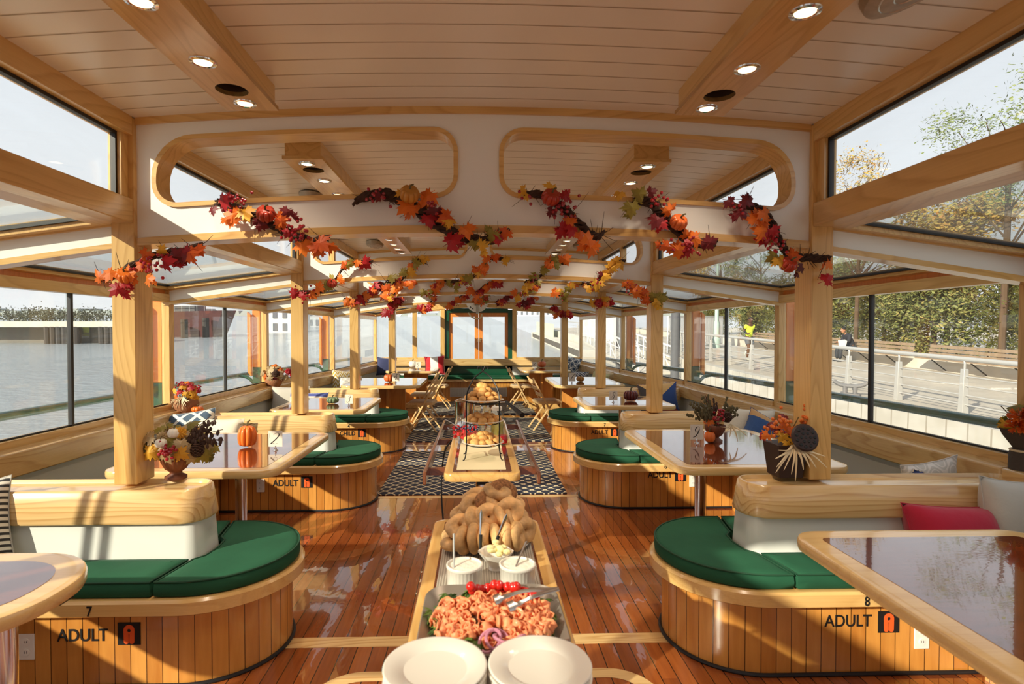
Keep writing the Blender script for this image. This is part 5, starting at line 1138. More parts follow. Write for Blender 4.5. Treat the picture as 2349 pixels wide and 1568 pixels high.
auto('garland rising left of centre on the second beam', [(885, 645), (915, 645), (935, 625), (948, 603), (960, 595), (978, 602)], 5.08, ['green', 'burgundy', 'orange', 'yellow'], 7, 0, seed=22)
auto('garland rising at the centre of the second beam', [(1035, 645), (1070, 645), (1090, 630), (1110, 608), (1125, 592), (1165, 596)], 5.08, ['green', 'yellow', 'orange'], 9, seed=23)
auto('garland rising right of centre on the second beam', [(1205, 645), (1230, 640), (1250, 622), (1265, 602), (1278, 600), (1300, 605)], 5.08, ['yellow', 'orange', 'green'], 7, seed=24)
auto('garland of yellow leaves near the right end of the second beam', [(1345, 650), (1370, 648), (1385, 630), (1400, 615), (1415, 600), (1435, 598)], 5.08, ['yellow', 'yellow', 'orange', 'burgundy'], 9, 0, seed=25)
auto('garland wound round the right post of the second beam', [(1430, 655), (1450, 662), (1468, 675), (1485, 688), (1505, 692), (1518, 686)], 5.08, ['yellow', 'orange', 'green', 'orange'], 9, 0, seed=26)
auto('garland at the left post of the third beam', [(788, 685), (815, 690), (838, 685), (852, 662), (866, 650), (900, 655)], 7.34, ['red', 'orange', 'burgundy'], 9, seed=27, size=.12)
auto('garland left of centre on the third beam', [(880, 685), (900, 678), (918, 655), (935, 650), (950, 645)], 7.34, ['orange', 'yellow', 'orange'], 7, seed=28, size=.12)
auto('garland near the centre of the third beam', [(965, 672), (985, 672), (1000, 650), (1020, 643), (1060, 645)], 7.34, ['red', 'orange', 'green'], 8, seed=29, size=.12)
auto('garland across the centre of the third beam', [(1070, 672), (1095, 668), (1115, 652), (1140, 645), (1150, 648)], 7.34, ['orange', 'red', 'orange'], 7, 0, seed=30, size=.12)
auto('garland right of centre on the third beam', [(1180, 675), (1200, 675), (1222, 655), (1240, 648)], 7.34, ['green', 'orange', 'yellow'], 7, seed=31, size=.12)
auto('garland near the right end of the third beam', [(1270, 675), (1290, 675), (1305, 660), (1320, 650), (1350, 652)], 7.34, ['yellow', 'orange', 'green'], 8, 0, seed=32, size=.12)
auto('garland round the right post of the third beam', [(1358, 690), (1372, 694), (1385, 692), (1396, 685)], 7.34, ['orange', 'yellow', 'red'], 6, seed=33, size=.12)
auto('garland hanging at the left of the fourth beam', [(880, 718), (898, 712), (905, 698), (915, 685), (925, 672)], 9.64, ['red', 'orange', 'red'], 8, seed=34, size=.14)
auto('garland left of the door on the fourth beam', [(960, 702), (978, 705), (990, 690), (1000, 680)], 9.64, ['orange', 'red'], 6, 0, seed=35, size=.13)
auto('garland above the left door leaf on the fourth beam', [(1028, 697), (1045, 693), (1055, 680), (1075, 676)], 9.64, ['red', 'orange'], 6, 0, seed=36, size=.12)
auto('garland above the life ring on the fourth beam', [(1085, 692), (1105, 690), (1115, 680), (1122, 674)], 9.64, ['orange', 'green', 'orange'], 6, seed=37, size=.12)
auto('garland above the right door leaf on the fourth beam', [(1138, 697), (1155, 693), (1165, 682), (1180, 677)], 9.64, ['orange', 'red', 'burgundy'], 6, 0, seed=38, size=.12)
auto('garland right of the door on the fourth beam', [(1190, 700), (1205, 700), (1215, 688), (1235, 682)], 9.64, ['red', 'burgundy', 'orange'], 6, 0, seed=39, size=.13)
auto('garland at the right post of the fourth beam', [(1268, 700), (1280, 712), (1295, 722), (1310, 718)], 9.64, ['red', 'orange', 'orange'], 7, 0, seed=40, size=.13)

# ------------------------------------------------------------------ plant arrangements
TERRA = mat('brown_urn', sRGB(118, 66, 40), .5, bump=.2); DARKV = mat('dark_vase', sRGB(52, 34, 30), .5); HUSK = mat('pale_corn_husk', sRGB(222, 202, 164), .7); BURLAP = mat('dark_burlap', sRGB(74, 64, 56), .9, bump=.3)
def cone(m, c, r, h):
    for i in range(9):
        z = h*i/9; rr = r*math.sin(math.pi*(i+1.2)/10.5)
        for k in range(9): a = k*2*math.pi/9+i*.35; m.ell((c[0]+rr*.75*math.cos(a), c[1]+rr*.75*math.sin(a), c[2]+z), r*.30, r*.30, r*.13, 6, 4)
def arrangement(name, label, loc, pot, cols, rx, rz, n, size, seed, zc, extras=()):
    r = random.Random(seed); t = thing(name, label, 'plant', loc)
    if pot == 'urn': MB().lathe([(0, 0), (.062, 0), (.062, .012), (.035, .025), (.035, .035), (.060, .05), (.082, .085), (.088, .115), (.080, .12), (.07, .11), (0, .10)], 80, (0, 0, 0), lambda a, q, z: .82*q*(1-(.05*abs(math.sin(a*20*math.pi)) if .04 < z < .118 else 0))).build('urn', TERRA, t, ang=70)
    elif pot == 'box': b = MB(); b.hexa([(-.06, -.06, 0), (.06, -.06, 0), (.06, .06, 0), (-.06, .06, 0), (-.078, -.078, .17), (.078, -.078, .17), (.078, .078, .17), (-.078, .078, .17)]); b.build('square_vase', DARKV, t, bev=.004)
    elif pot == 'basket': MB().lathe([(0, 0), (.07, 0), (.10, .04), (.105, .08), (.09, .12), (.08, .12), (0, .10)], 24).build('pot', mat('wicker', sRGB(150, 100, 66), .8, bump=.8, bscale=80) if 'wicker' not in bpy.data.materials else bpy.data.materials['wicker'], t)
    elif pot == 'wrap': MB().lathe([(0, 0), (.07, 0), (.065, .14), (.05, .16), (.09, .23), (.10, .26), (.08, .25), (0, .2)], 18, (0, 0, 0), lambda a, q, z: q*(1+.12*math.sin(a*5*2*math.pi)*(z > .18))).build('burlap_wrap', BURLAP, t); MB().tube([(.06*math.cos(k*.3), .06*math.sin(k*.3), .15) for k in range(21)], .006, 6, True).build('twine', HUSK, t)
    st = MB()
    for k in range(14):
        a = r.uniform(0, 6.28); q = r.uniform(.3, 1); st.tube(smooth_path([(0, 0, .08), (rx*.4*q*math.cos(a), rx*.3*q*math.sin(a), zc), (rx*q*math.cos(a), rx*.6*q*math.sin(a), zc+rz*r.uniform(-.2, 1.1))], 3), .0025, 5)
    st.build('stems', STEM, t)
    for c in set(cols):
        m = MB(); nn = int(n*cols.count(c)/len(cols))
        for k in range(nn):
            a = r.uniform(0, 6.28); e = r.uniform(-.35, 1.4); q = r.uniform(.55, 1); d = Vector((math.cos(a)*math.cos(e), math.sin(a)*math.cos(e), math.sin(e)))
            p = Vector((d.x*rx*q, d.y*rx*.7*q, zc+d.z*rz*q)); leaf(m, p, size*r.uniform(.7, 1.2), d+Vector((r.uniform(-.5, .5), -.6, r.uniform(-.3, .3))), d+Vector((0, 0, -.5)), r.uniform(.1, .4))
        m.build(c+'_leaves', LM[c], t, smooth=False)
    for ex in extras:
        k = ex[0]; c = Vector(ex[1])
        if k == 'berries': m = MB(); [m.ell(c+Vector((r.gauss(0, 1)*ex[2], r.gauss(0, .6)*ex[2], r.gauss(0, 1)*ex[2])), .009, n=8, m=5) for _ in range(ex[3])]; tag(m.build('berries', OBERRY if len(ex) > 4 else BERRY, t), kind='stuff')
        elif k == 'cone': m = MB(); cone(m, c, ex[2], ex[2]*1.9); m.build('pine_cone', CONE, t)
        elif k == 'gourd': pumpkin('mini_gourd', None, c, ex[2], ex[2]*1.7, ex[3], 9, .08, parent=t)
        elif k == 'husk':
            m = MB()
            for q in range(ex[3]): a = R(-170+160*q/ex[3]+r.uniform(-9, 9)); L = ex[2]*r.uniform(.7, 1.15); m.tube(smooth_path([c, c+Vector((math.cos(a)*L*.5, -.05, -.01+math.sin(a)*L*.25)), c+Vector((math.cos(a)*L, -.06, math.sin(a)*L))], 4), [.009]*3+[.008, .006, .005, .004, .003, .001], 5, flat=.4)
            m.build('husk_tassel', HUSK, t)
        elif k == 'lotus':
            m = MB(); m.mx = Matrix.Translation(c) @ Matrix.Rotation(R(72), 4, 'X'); m.lathe([(0, -.06), (.03, -.05), (.060, -.01), (.068, .005), (.060, .012), (0, .016)], 28); o = m.build('lotus_pod', DARKV, t); o2 = MB(); o2.mx = m.mx
            for (rr, nn) in ((0, 1), (.022, 6), (.045, 11)):
                for q in range(nn): o2.ell((rr*math.cos(q*6.283/nn), rr*math.sin(q*6.283/nn), .014), .0085, .0085, .004, 8, 4)
            o2.build('seed_holes', INK, o)
        elif k == 'mum':
            m = MB()
            for q in range(200):
                d = Vector((r.gauss(0, 1), r.gauss(0, 1)-.8, r.gauss(0, 1)+.4)).normalized(); p = c+d*ex[2]*.35; e = c+d*ex[2]; w_ = d.orthogonal().normalized()*ex[2]*.10
                i0 = [m.v(p-w_*.5), m.v(p+w_*.5), m.v(e+w_), m.v(e+d*.004), m.v(e-w_)]; m.f(i0)
            m.build('chrysanthemum', LM[ex[3]], t, smooth=False)
        elif k == 'twigs':
            m = MB()
            for q in range(ex[3]):
                a = R(r.uniform(*ex[4])); L = ex[2]*r.uniform(.6, 1.1); e = c+Vector((math.cos(a)*L, r.uniform(-.05, .05), math.sin(a)*L)); m.tube(smooth_path([c, (c+e)/2+Vector((0, 0, .02)), e], 4), .0022, 4)
                for z in range(9): f = .35+.65*z/9; p = c+(e-c)*f; m.ell(p+Vector((r.uniform(-.012, .012), 0, r.uniform(-.012, .012))), .008, .006, .013, 6, 4)
            m.build('dark_sprigs', ex[5], t)
        elif k == 'petals':
            m = MB()
            for q in range(10): a = q*.628; leaf(m, c, ex[2], (math.cos(a), -1, math.sin(a)), (math.cos(a), 0, math.sin(a)), .3)
            m.build('flower', LM[ex[3]], t, smooth=False)
    return t
SPRIG = mat('dark_sprig', sRGB(72, 52, 44), .8); OLIV = mat('olive_sprig', sRGB(92, 84, 56), .8)
arrangement('flower_arrangement', 'urn of tan and green leaves with gourds on the nearest left bench back', at(404, 1096, Z=.768), 'urn', ['tan', 'tan', 'green', 'tan', 'green', 'yellow'], .17, .125, 96, .068, 1, .14,
  [('gourd', (-.01, -.115, .175), .027, 'white'), ('gourd', (.035, -.08, .215), .03, 'white'), ('berries', (.025, -.13, .16), .017, 24), ('cone', (.13, -.05, .12), .035), ('twigs', (.05, -.03, .15), .20, 12, (5, 65), SPRIG), ('twigs', (-.05, -.03, .13), .19, 8, (120, 178), OLIV), ('petals', (-.03, -.08, .22), .045, 'tan'), ('petals', (.06, -.09, .24), .05, 'yellow')])
arrangement('flower_arrangement', 'small pot of red and yellow leaves with pale strings on the second left bench back', at(428, 946, Y=5.18), 'basket', ['yellow', 'red', 'yellow', 'orange'], .12, .10, 46, .06, 2, .17,
  [('husk', (0, -.06, .15), .10, 12), ('berries', (.11, -.03, .22), .02, 10), ('berries', (-.03, -.05, .24), .02, 14)])
arrangement('flower_arrangement', 'wide arrangement of tan leaves and red flowers on the third left bench back', at(628, 887, Y=7.43), 'basket', ['tan', 'tan', 'tan', 'orange', 'burgundy'], .17, .12, 60, .08, 3, .15,
  [('petals', (.26, -.06, .16), .08, 'red'), ('petals', (.20, -.06, .20), .07, 'red'), ('cone', (.06, -.1, .14), .045), ('petals', (.16, -.05, .12), .07, 'tan')])
arrangement('flower_arrangement', 'pine cone and husk arrangement in a brown urn beside card 9', at(1640, 1012, Z=T0), 'urn', ['tan', 'tan', 'burgundy', 'orange'], .085, .07, 14, .060, 4, .15,
  [('cone', (.06, -.06, .15), .038), ('berries', (.0, -.07, .19), .020, 30), ('twigs', (-.02, -.02, .13), .21, 12, (100, 165), OLIV), ('twigs', (.03, -.02, .15), .19, 9, (20, 75), OLIV), ('twigs', (0, 0, .15), .17, 5, (70, 110), SPRIG), ('husk', (.08, -.06, .13), .11, 5)])
arrangement('flower_arrangement', 'dark square vase with a lotus pod and orange berries on the nearest right bench back', at(1800, 1090, Z=.768), 'box', ['red', 'burgundy', 'yellow', 'orange'], .12, .085, 26, .055, 5, .21,
  [('lotus', (.03, -.12, .215), 0), ('husk', (-.01, -.09, .17), .15, 12), ('berries', (.10, -.03, .34), .018, 14, 1), ('berries', (.08, -.03, .29), .018, 10, 1), ('berries', (-.09, -.06, .27), .024, 16, 1), ('berries', (-.03, -.06, .28), .02, 10, 1)])
arrangement('flower_arrangement', 'orange chrysanthemums in a dark burlap wrap at the right edge', at(2352, 1100, Y=2.80), 'wrap', ['green', 'yellow', 'green'], .13, .09, 24, .06, 6, .28,
  [('mum', (-.09, -.06, .33), .05, 'orange'), ('mum', (-.03, -.08, .36), .05, 'orange'), ('mum', (-.10, -.05, .28), .045, 'orange'), ('mum', (.02, -.06, .42), .05, 'orange'), ('mum', (.05, -.08, .31), .05, 'orange'), ('mum', (.0, -.04, .30), .045, 'orange')])
pumpkin('pumpkin', 'small orange pumpkin half hidden behind the lattice pillow', at(453, 946, Y=5.12), .05, .06, 'orange', 8, .1)

# life ring over the door
t = thing('life_ring', 'white life ring with black lettering and a rope over the far double door', 'life ring', (-.03, 12.60, 2.19))
MB().tube([(.18*math.cos(k*2*math.pi/40), 0, .18*math.sin(k*2*math.pi/40)) for k in range(40)], .10, 12, True, .6).build('ring', PLASTW, t, ang=80)
for a in (-90, 0, 90, 180):
    a = R(a); c = Vector((.185*math.cos(a), 0, .185*math.sin(a))); d = Vector((-math.sin(a), 0, math.cos(a)))*.03
    MB().tube([c-d, c+d], .104, 14).build('strap', GREYF, t)
MB().tube(smooth_path([(-.20, -.05, -.27), (-.12, -.07, -.36), (0, -.07, -.40), (.09, -.07, -.36), (.10, -.06, -.30)]), .016, 8).build('rope', HUSK, t)
for ch_, a in (('M', 232), ('I', 244), ('V', 222)):
    a = R(a); text_mesh(ch_, .10, t, INK, Matrix.Translation((.185*math.cos(a), -.066, .185*math.sin(a))) @ Matrix.Rotation(-(a-R(270)), 4, 'Y') @ TX, 'lettering', depth=.001, bold=.002)
# ------------------------------------------------------------------ the buffet
PORC = mat('white_porcelain', sRGB(232, 226, 216), .15, coat=.5)
FZ = .7235
pm_ = MB(); pm_.lathe([(0, .002), (.058, .002), (.062, 0), (.068, .002), (.074, .0075), (.104, .0125), (.1075, .0135), (.1065, .0155), (.103, .0152), (.074, .0105), (.068, .0062), (.064, .0055), (0, .0055)], 56)
p0 = pm_.build('dinner_plate', PORC, ang=80)
k = 0
for s, xx in ((-1, -.089), (1, .126)):
    for j in range(9):
        o = p0 if k == 0 else p0.copy()
        if k: C.objects.link(o)
        k += 1; o.location = (xx+.0012*math.sin(j*2.3+s), 1.165+.0012*math.cos(j*1.7), FZ+j*.0095)
        side = 'left' if s < 0 else 'right'
        tag(o, ('white round plate on top of the %s stack' % side) if j == 8 else 'white round plate under the top one in the %s stack' % side, 'plate', 'plates in the %s stack' % side)
# platter of smoked salmon
TRAYM = mat('pewter_tray', sRGB(150, 140, 130), .35, metal=.5)
TX0, TY0 = .036, 1.468
def rsq(h, r=.07): return rrect(TX0-h, TX0+h, TY0-h*.98, TY0+h*.98, r, 8)
m = MB(); m.loft(rsq(.186), [(.05, FZ+.001), (.025, FZ+.010), (0, FZ+.038), (.003, FZ+.041), (.03, FZ+.014), (.055, FZ+.006)]); tag(m.build('serving_tray', TRAYM, ang=60), 'square-cornered pewter tray full of smoked salmon and tomatoes', 'tray')
SALM = mat('smoked_salmon', sRGB(238, 150, 104), .5, orand=.10, var=.18, vscale=50, coat=.2, sss=.3); r = random.Random(9)
GREENS = leafm('lettuce', sRGB(50, 84, 30), sRGB(118, 146, 60))
m = MB()
for i in range(150):
    a = r.uniform(0, 6.28); q = r.uniform(.10, .162); p = Vector((TX0+q*math.cos(a), TY0+q*math.sin(a), FZ+.028+r.uniform(0, .018))); leaf(m, p, r.uniform(.018, .034), (r.gauss(0, .6), r.gauss(0, .6), 1), (math.cos(a), math.sin(a), .2), .8)
tag(m.build('lettuce_bed', GREENS, smooth=False), 'ruffled green lettuce around the smoked salmon', 'lettuce', kind='stuff')
def roll(seed):
    rr = random.Random(seed); m = MB(); n = 22; pts = []
    for i in range(n): a = i*.42; q = .004+.0007*i; pts.append((q*math.cos(a), q*math.sin(a)))
    A_ = []
    for z in (-.015, -.005, .005, .015):
        A_.append([m.v((x*(1.25 if z > .01 else 1)*(1+.1*math.sin(i+z*200)), y*(1.25 if z > .01 else 1), z+.003*math.sin(i*1.1))) for i, (x, y) in enumerate(pts)])
    for a, b in zip(A_, A_[1:]):
        for i in range(n-1): m.f((a[i], a[i+1], b[i+1], b[i]))
    return m
sal = [roll(1).build('salmon_roll', SALM, ang=80)]
sal[0].modifiers.new('thick', 'SOLIDIFY').thickness = .003
k = 0
for i in range(150):
    while True:
        x = r.uniform(-.15, .15); y = r.uniform(-.15, .08)
        if abs(x) < .15 and (x/.155)**2+((y+.02)/.14)**2 < 1: break
    o = sal[0] if k == 0 else sal[0].copy()
    if k: C.objects.link(o)
    k += 1; hgt = .026*(1-(x/.17)**2)*(1-((y+.02)/.17)**2); o.location = (TX0+x, TY0+y, FZ+.030+hgt); o.rotation_euler = (r.uniform(-.8, .8), r.uniform(-.8, .8), r.uniform(0, 6.28)); q = r.uniform(.65, 1.0); o.scale = (q, q, q*.95)
    tag(o, 'rolled slice of orange smoked salmon on the pewter tray', 'salmon', 'smoked salmon rolls on the tray')
TOM = mat('tomato_skin', sRGB(196, 34, 26), .15, coat=.6)
tm = MB().ell((0, 0, 0), .0135, .0135, .0135, 14, 9).build('cherry_tomato', TOM, ang=80)
for i in range(20):
    o = tm if i == 0 else tm.copy()
    if i: C.objects.link(o)
    a = R(32+118*i/19) if i < 14 else R(r.uniform(50, 140)); q = .128 if i < 14 else .108
    o.location = (TX0+q*math.cos(a)*1.08, TY0+q*math.sin(a)*.98, FZ+.054+(.018 if i >= 14 else 0)+r.uniform(-.003, .003)); tag(o, 'red cherry tomato along the far side of the salmon tray', 'tomato', 'cherry tomatoes on the salmon tray')
ONI = mat('red_onion', sRGB(196, 128, 150), .4)
for i in range(4):
    o = MB().tube([(.028*math.cos(q*.3), .028*math.sin(q*.3), 0) for q in range(21)], .004, 6, True).build('onion_ring', ONI, loc=(TX0-.01+.018*i, TY0-.145-.006*i, FZ+.052+.004*i)); o.rotation_euler = (.4, .3*i-.5, i)
    tag(o, 'pale purple onion ring at the near edge of the salmon', 'onion ring', 'onion rings on the salmon tray')
# tongs
t = thing('serving_tongs', 'steel serving tongs resting on the right of the salmon tray', 'tongs', at(1170, 1392, Z=.80)); e = at(1282, 1350, Z=.835)-t.location
for dz, du in ((0, 0), (.008, .035)):
    m = MB(); p0_, p1_ = Vector((-.005-du, du*.6, dz)), e; m.tube(smooth_path([p0_, p0_+Vector((.03, .012, .004)), (p0_+p1_)/2+Vector((0, du*.4, .004)), p1_], 5), [.013]*4+[.006]*3+[.005]*9, 8, flat=.35); m.build('arm', STEEL, t)
# ramekins
def ramekin(label, loc, r_=.055, h=.072):
    t = thing('ramekin', label, 'ramekin', loc); MB().lathe([(0, 0), (r_*.92, 0), (r_*.95, .006), (r_*.98, h*.84), (r_, h*.86), (r_*1.02, h*.9), (r_*1.02, h*.98), (r_, h), (r_*.93, h), (r_*.92, h*.8), (0, h*.8)], 120, (0, 0, 0), lambda a, q, z: q*(1-.022*abs(math.sin(a*30*math.pi))*(.004 < z < h*.85)*(q > r_*.9))).build('fluted_dish', PORC, t, ang=70)
    m = MB(); m.lathe([(0, h*.95), (r_*.5, h*.945), (r_*.93, h*.92), (r_*.93, h*.8)], 40, (0, 0, 0), lambda a, q, z: q); m.build('cream_cheese', mat('cream_cheese', sRGB(236, 230, 216), .6, bump=.5, bscale=45, sss=.2) if 'cream_cheese' not in bpy.data.materials else bpy.data.materials['cream_cheese'], t); return t
ramekin('white fluted ramekin of cream cheese, left one with a thin knife in it', (-.043, 1.722, FZ)); ramekin('white fluted ramekin of cream cheese, right one with a spoon handle', (.118, 1.722, FZ))
o = MB().tube([(.118-.01, 1.70, FZ+.062), (.15, 1.78, FZ+.115)], [.004, .006], 8, flat=.5).build('spoon', STEEL); tag(o, 'steel spoon standing in the right ramekin', 'spoon')
o = MB().tube([(-.075, 1.70, FZ+.062), (-.078, 1.76, FZ+.15)], [.003, .004], 6).build('butter_knife', STEEL); tag(o, 'thin steel knife standing in the left ramekin', 'knife')
t = thing('butter_bowl', 'small white pedestal bowl of butter curls behind the ramekins', 'bowl', (.056, 1.855, FZ)); MB().lathe([(0, 0), (.024, 0), (.02, .008), (.03, .02), (.052, .05), (.056, .058), (.050, .056), (.028, .026), (0, .022)], 40, (0, 0, 0), lambda a, q, z: q*(1+.05*math.cos(a*6*2*math.pi)*(z > .03))).build('dish', PORC, t)
m = MB(); BUT = mat('butter', sRGB(238, 220, 160), .45, sss=.2)
for i in range(16): m.ell((r.gauss(0, .017), r.gauss(0, .015), .056+r.uniform(0, .022)), .013, .011, .009, 8, 5)
tag(m.build('butter_curls', BUT, t), kind='stuff')
# bagels
BAG = mat('bagel_crust', sRGB(206, 162, 108), .5, orand=.22, var=.42, vscale=26, bump=.15, bscale=60); BAGD = mat('seeded_bagel_crust', sRGB(150, 102, 62), .8, var=.5, vscale=120, bump=.6, bscale=200)
PC = Vector((.035, 2.095, FZ))
t = thing('oval_platter', 'round silver platter under the heap of bagels', 'platter', tuple(PC)); MB().lathe([(0, .003), (.12, .003), (.13, .006), (.165, .022), (.168, .024), (.164, .026), (.128, .010), (0, .008)], 56).build('plate', mat('silver', (.7, .69, .66, 1), .18, metal=1), t, ang=80); MB().tube([(.166*math.cos(k*.1571), .166*math.sin(k*.1571), .024) for k in range(40)], .003, 6, True).build('beaded_rim', CHROME, t)
bm1 = MB(); prof = [(.029+.0262*math.cos(a), .0185*math.sin(a)) for a in [2*math.pi*i/14 for i in range(15)]]
bm1.lathe([(max(.0028, q), z) for q, z in prof], 32, (0, 0, 0), lambda a, q, z: q*(1+.05*math.sin(a*4*math.pi+1)+.03*math.sin(a*10*math.pi)), 1, .93)
b0 = bm1.build('bagel', BAG, ang=80)
b1 = None; k = 0
spots = [(-.115, -.10, .032, 0, 0, .5, 0), (-.085, -.13, .055, 75, 0, 62, 0), (-.05, -.125, .060, 82, 0, 80, 0), (-.012, -.13, .060, 84, 5, 74, 0), (.025, -.13, .060, 80, 0, 96, 0), (.062, -.128, .060, 85, 0, 82, 0), (.10, -.115, .062, 80, 0, 70, 0), (.128, -.07, .066, 80, 10, 40, 0),
 (-.12, -.03, .045, 20, -20, 0, 0), (-.10, -.075, .085, 35, -12, 10, 0), (-.045, -.07, .105, 55, 10, 60, 0), (-.07, -.01, .10, 30, -20, 20, 0), (0, -.07, .115, 60, 0, 15, 0), (.045, -.065, .11, 65, 5, 100, 0), (.09, -.05, .105, 60, 20, 60, 0),
 (.075, -.065, .135, 70, -8, -10, 0), (-.09, .03, .10, 20, -15, 0, 0), (-.05, .02, .13, 35, -10, 30, 0), (-.01, .0, .140, 60, 20, 50, 1), (.04, .0, .145, 40, 10, 0, 0), (.10, .01, .10, 30, 25, 0, 0), (.02, .05, .155, 50, 0, 30, 0), (-.04, .06, .145, 30, -10, 0, 0), (.055, .045, .17, 60, 15, 20, 1),
 (.0, .09, .10, 20, 0, 0, 0), (.09, .07, .12, 25, 10, 0, 0), (-.08, .09, .08, 15, -10, 0, 0), (0, 0, .05, 0, 0, 0, 0), (.05, .06, .05, 0, 0, 0, 0), (-.05, .05, .05, 0, 0, 0, 0), (.02, -.03, .08, 10, 10, 0, 0), (.035, .03, .178, 20, 15, 0, 0)]
for (x, y, z, rx, ry, rz, sd) in spots:
    if sd:
        if b1 is None: me2 = b0.data.copy(); me2.materials.clear(); me2.materials.append(BAGD); b1 = me2
        o = bpy.data.objects.new('bagel', b1); C.objects.link(o)
    else:
        o = b0 if k == 0 else b0.copy()
        if k: C.objects.link(o)
        k += 1
    o.location = (PC.x+x, PC.y+y, PC.z+z); o.rotation_euler = (R(rx), R(ry), R(rz)); q = r.uniform(.93, 1.08); o.scale = (q, q, q)
    tag(o, 'dark seeded bagel on the heap of the silver platter' if sd else 'golden plain bagel in the heap on the silver platter', 'bagel', 'seeded bagels' if sd else 'plain bagels heaped on the platter')
for (a, b, lb) in (((1102, 1268, 1.885), (1104, 1168, 1.93), 'upright knife with black handle leaning on the bagels, left one'), ((1129, 1266, 1.885), (1163, 1178, 1.94), 'slanted knife with black handle leaning on the bagels, right one')):
    A1, B1 = at(a[0], a[1], Y=a[2]), at(b[0], b[1], Y=b[2]); t = thing('table_knife', lb, 'knife', A1, 0, 'knives leaning on the bagels'); d = B1-A1
    MB().tube([(0, 0, 0), tuple(d*.42)], [.006, .0075], 8, flat=.6).build('black_handle', BLACK, t); MB().tube([tuple(d*.42), tuple(d*.9), tuple(d)], [.006, .009, .001], 8, flat=.18).build('blade', CHROME, t)
# tiered stand
SX, SY = .026, 3.52
t = thing('tiered_stand', 'black iron three-tier stand with white plates of scones', 'stand', (SX, SY, FZ))
prof_s = []
for s in (-1, 1):
    x = s*.100; m = MB()
    m.tube(smooth_path([(x*1.22, -.09, .0), (x*1.10, -.085, .01), (x, -.075, .06), (x, -.075, .10)], 5), .0035, 8); m.tube(smooth_path([(x*1.22, .09, .0), (x*1.1, .085, .01), (x, .075, .06), (x, .03, .07), (x, -.075, .075)], 5), .0035, 8)
    m.tube(smooth_path([(x, -.075, .09), (x, -.075, .34), (x*.92, -.05, .42), (x*.5, -.015, .495), (0, 0, .535), (-s*.012, 0, .56), (-s*.028, 0, .56), (-s*.03, 0, .545)], 6), .0042, 8)
    m.build('iron_leg', BLKMET, t)
for z in (.082, .215, .345):
    m = MB(); m.tube([(.100*math.cos(k*.2), .100*math.sin(k*.2), z) for k in range(32)], .003, 6, True); ring_ = m.build('tier_ring', BLKMET, t)
PLZ = (.086, .219, .349)
sp = MB().lathe([(0, 0), (.09, 0), (.125, .010), (.132, .012), (.125, .015), (.09, .005), (0, .005)], 48).build('serving_plate', PORC, ang=80)
for i, z in enumerate(PLZ):
    o = sp if i == 0 else sp.copy()
    if i: C.objects.link(o)
    o.location = (SX, SY, FZ+z); tag(o, 'white plate of scones on the %s tier of the iron stand' % ('bottom', 'middle', 'top')[i], 'plate', 'plates on the tiered stand')
SC = mat('golden_scone', sRGB(222, 168, 98), .6, orand=.12, var=.22, vscale=30, bump=.4, bscale=60)
def scone(seed, el=1): rr = random.Random(seed); m = MB(); m.lathe([(0, -.016), (.022, -.015), (.029, -.006), (.028, .004), (.018, .014), (0, .017)], 18, (0, 0, 0), lambda a, q, z: q*(1+.09*math.sin(a*6.28*2+seed)+.06*math.sin(a*6.28*5+seed*2)), 1, el); return m
sc1 = [scone(1).build('scone', SC, ang=80), scone(4, .72).build('scone', SC, ang=80)]; used = [0, 0]
for ti, z in enumerate(PLZ):
    n_l = [(11, .092, .022), (7, .052, .040), (3, .02, .060)] if ti != 1 else [(11, .092, .022), (6, .050, .038)]
    if ti == 2: n_l = [(11, .095, .022), (8, .062, .046), (5, .034, .070), (2, .008, .092)]
    for n_, rr_, zz_ in n_l:
        for j in range(n_):
            a = 6.283*j/n_+zz_*30; kk = (j+ti) % 2; o = sc1[kk]
            if used[kk]: o = sc1[kk].copy(); C.objects.link(o)
            used[kk] = 1; o.location = (SX+rr_*math.cos(a)*r.uniform(.9, 1.05), SY+rr_*math.sin(a)*r.uniform(.9, 1.05), FZ+z+zz_+r.uniform(-.003, .003)); o.rotation_euler = (r.uniform(-.5, .5), r.uniform(-.5, .5), r.uniform(0, 6.28)); q = r.uniform(.9, 1.12); o.scale = (q, q, q)
            tag(o, 'golden scone heaped on the %s tier of the iron stand' % ('bottom', 'middle', 'top')[ti], 'scone', 'scones on the %s tier' % ('bottom', 'middle', 'top')[ti])
# behind the stand
t = thing('fruit_bowl', 'large clear glass bowl of watermelon and blueberries behind the tiered stand', 'bowl', (-.085, 4.0, FZ)); MB().lathe([(0, .0), (.05, .0), (.09, .03), (.125, .085), (.135, .105), (.131, .105), (.12, .085), (.085, .034), (.045, .008), (0, .008)], 40).build('glass', CLEAR, t, ang=80)
m = MB(); WM = mat('watermelon', sRGB(226, 56, 62), .35, sss=.2); BB = mat('blueberry', sRGB(48, 50, 84), .4)
for i in range(70):
    a = r.uniform(0, 6.28); q = r.uniform(0, .095)*1; m.mx = Matrix.Translation((q*math.cos(a), q*math.sin(a), .035+r.uniform(0, .07))) @ Euler((r.uniform(0, 3), r.uniform(0, 3), 0)).to_matrix().to_4x4(); s_ = .011; m.bx(-s_, s_, -s_, s_, -s_*.8, s_*.8)
tag(m.build('watermelon_cubes', WM, t), kind='stuff')
m = MB()
for i in range(60): a = r.uniform(0, 6.28); q = r.uniform(.01, .09); m.ell((q*math.cos(a), q*math.sin(a), .085+r.uniform(0, .025)), .007, n=8, m=5)
tag(m.build('blueberries', BB, t), kind='stuff')
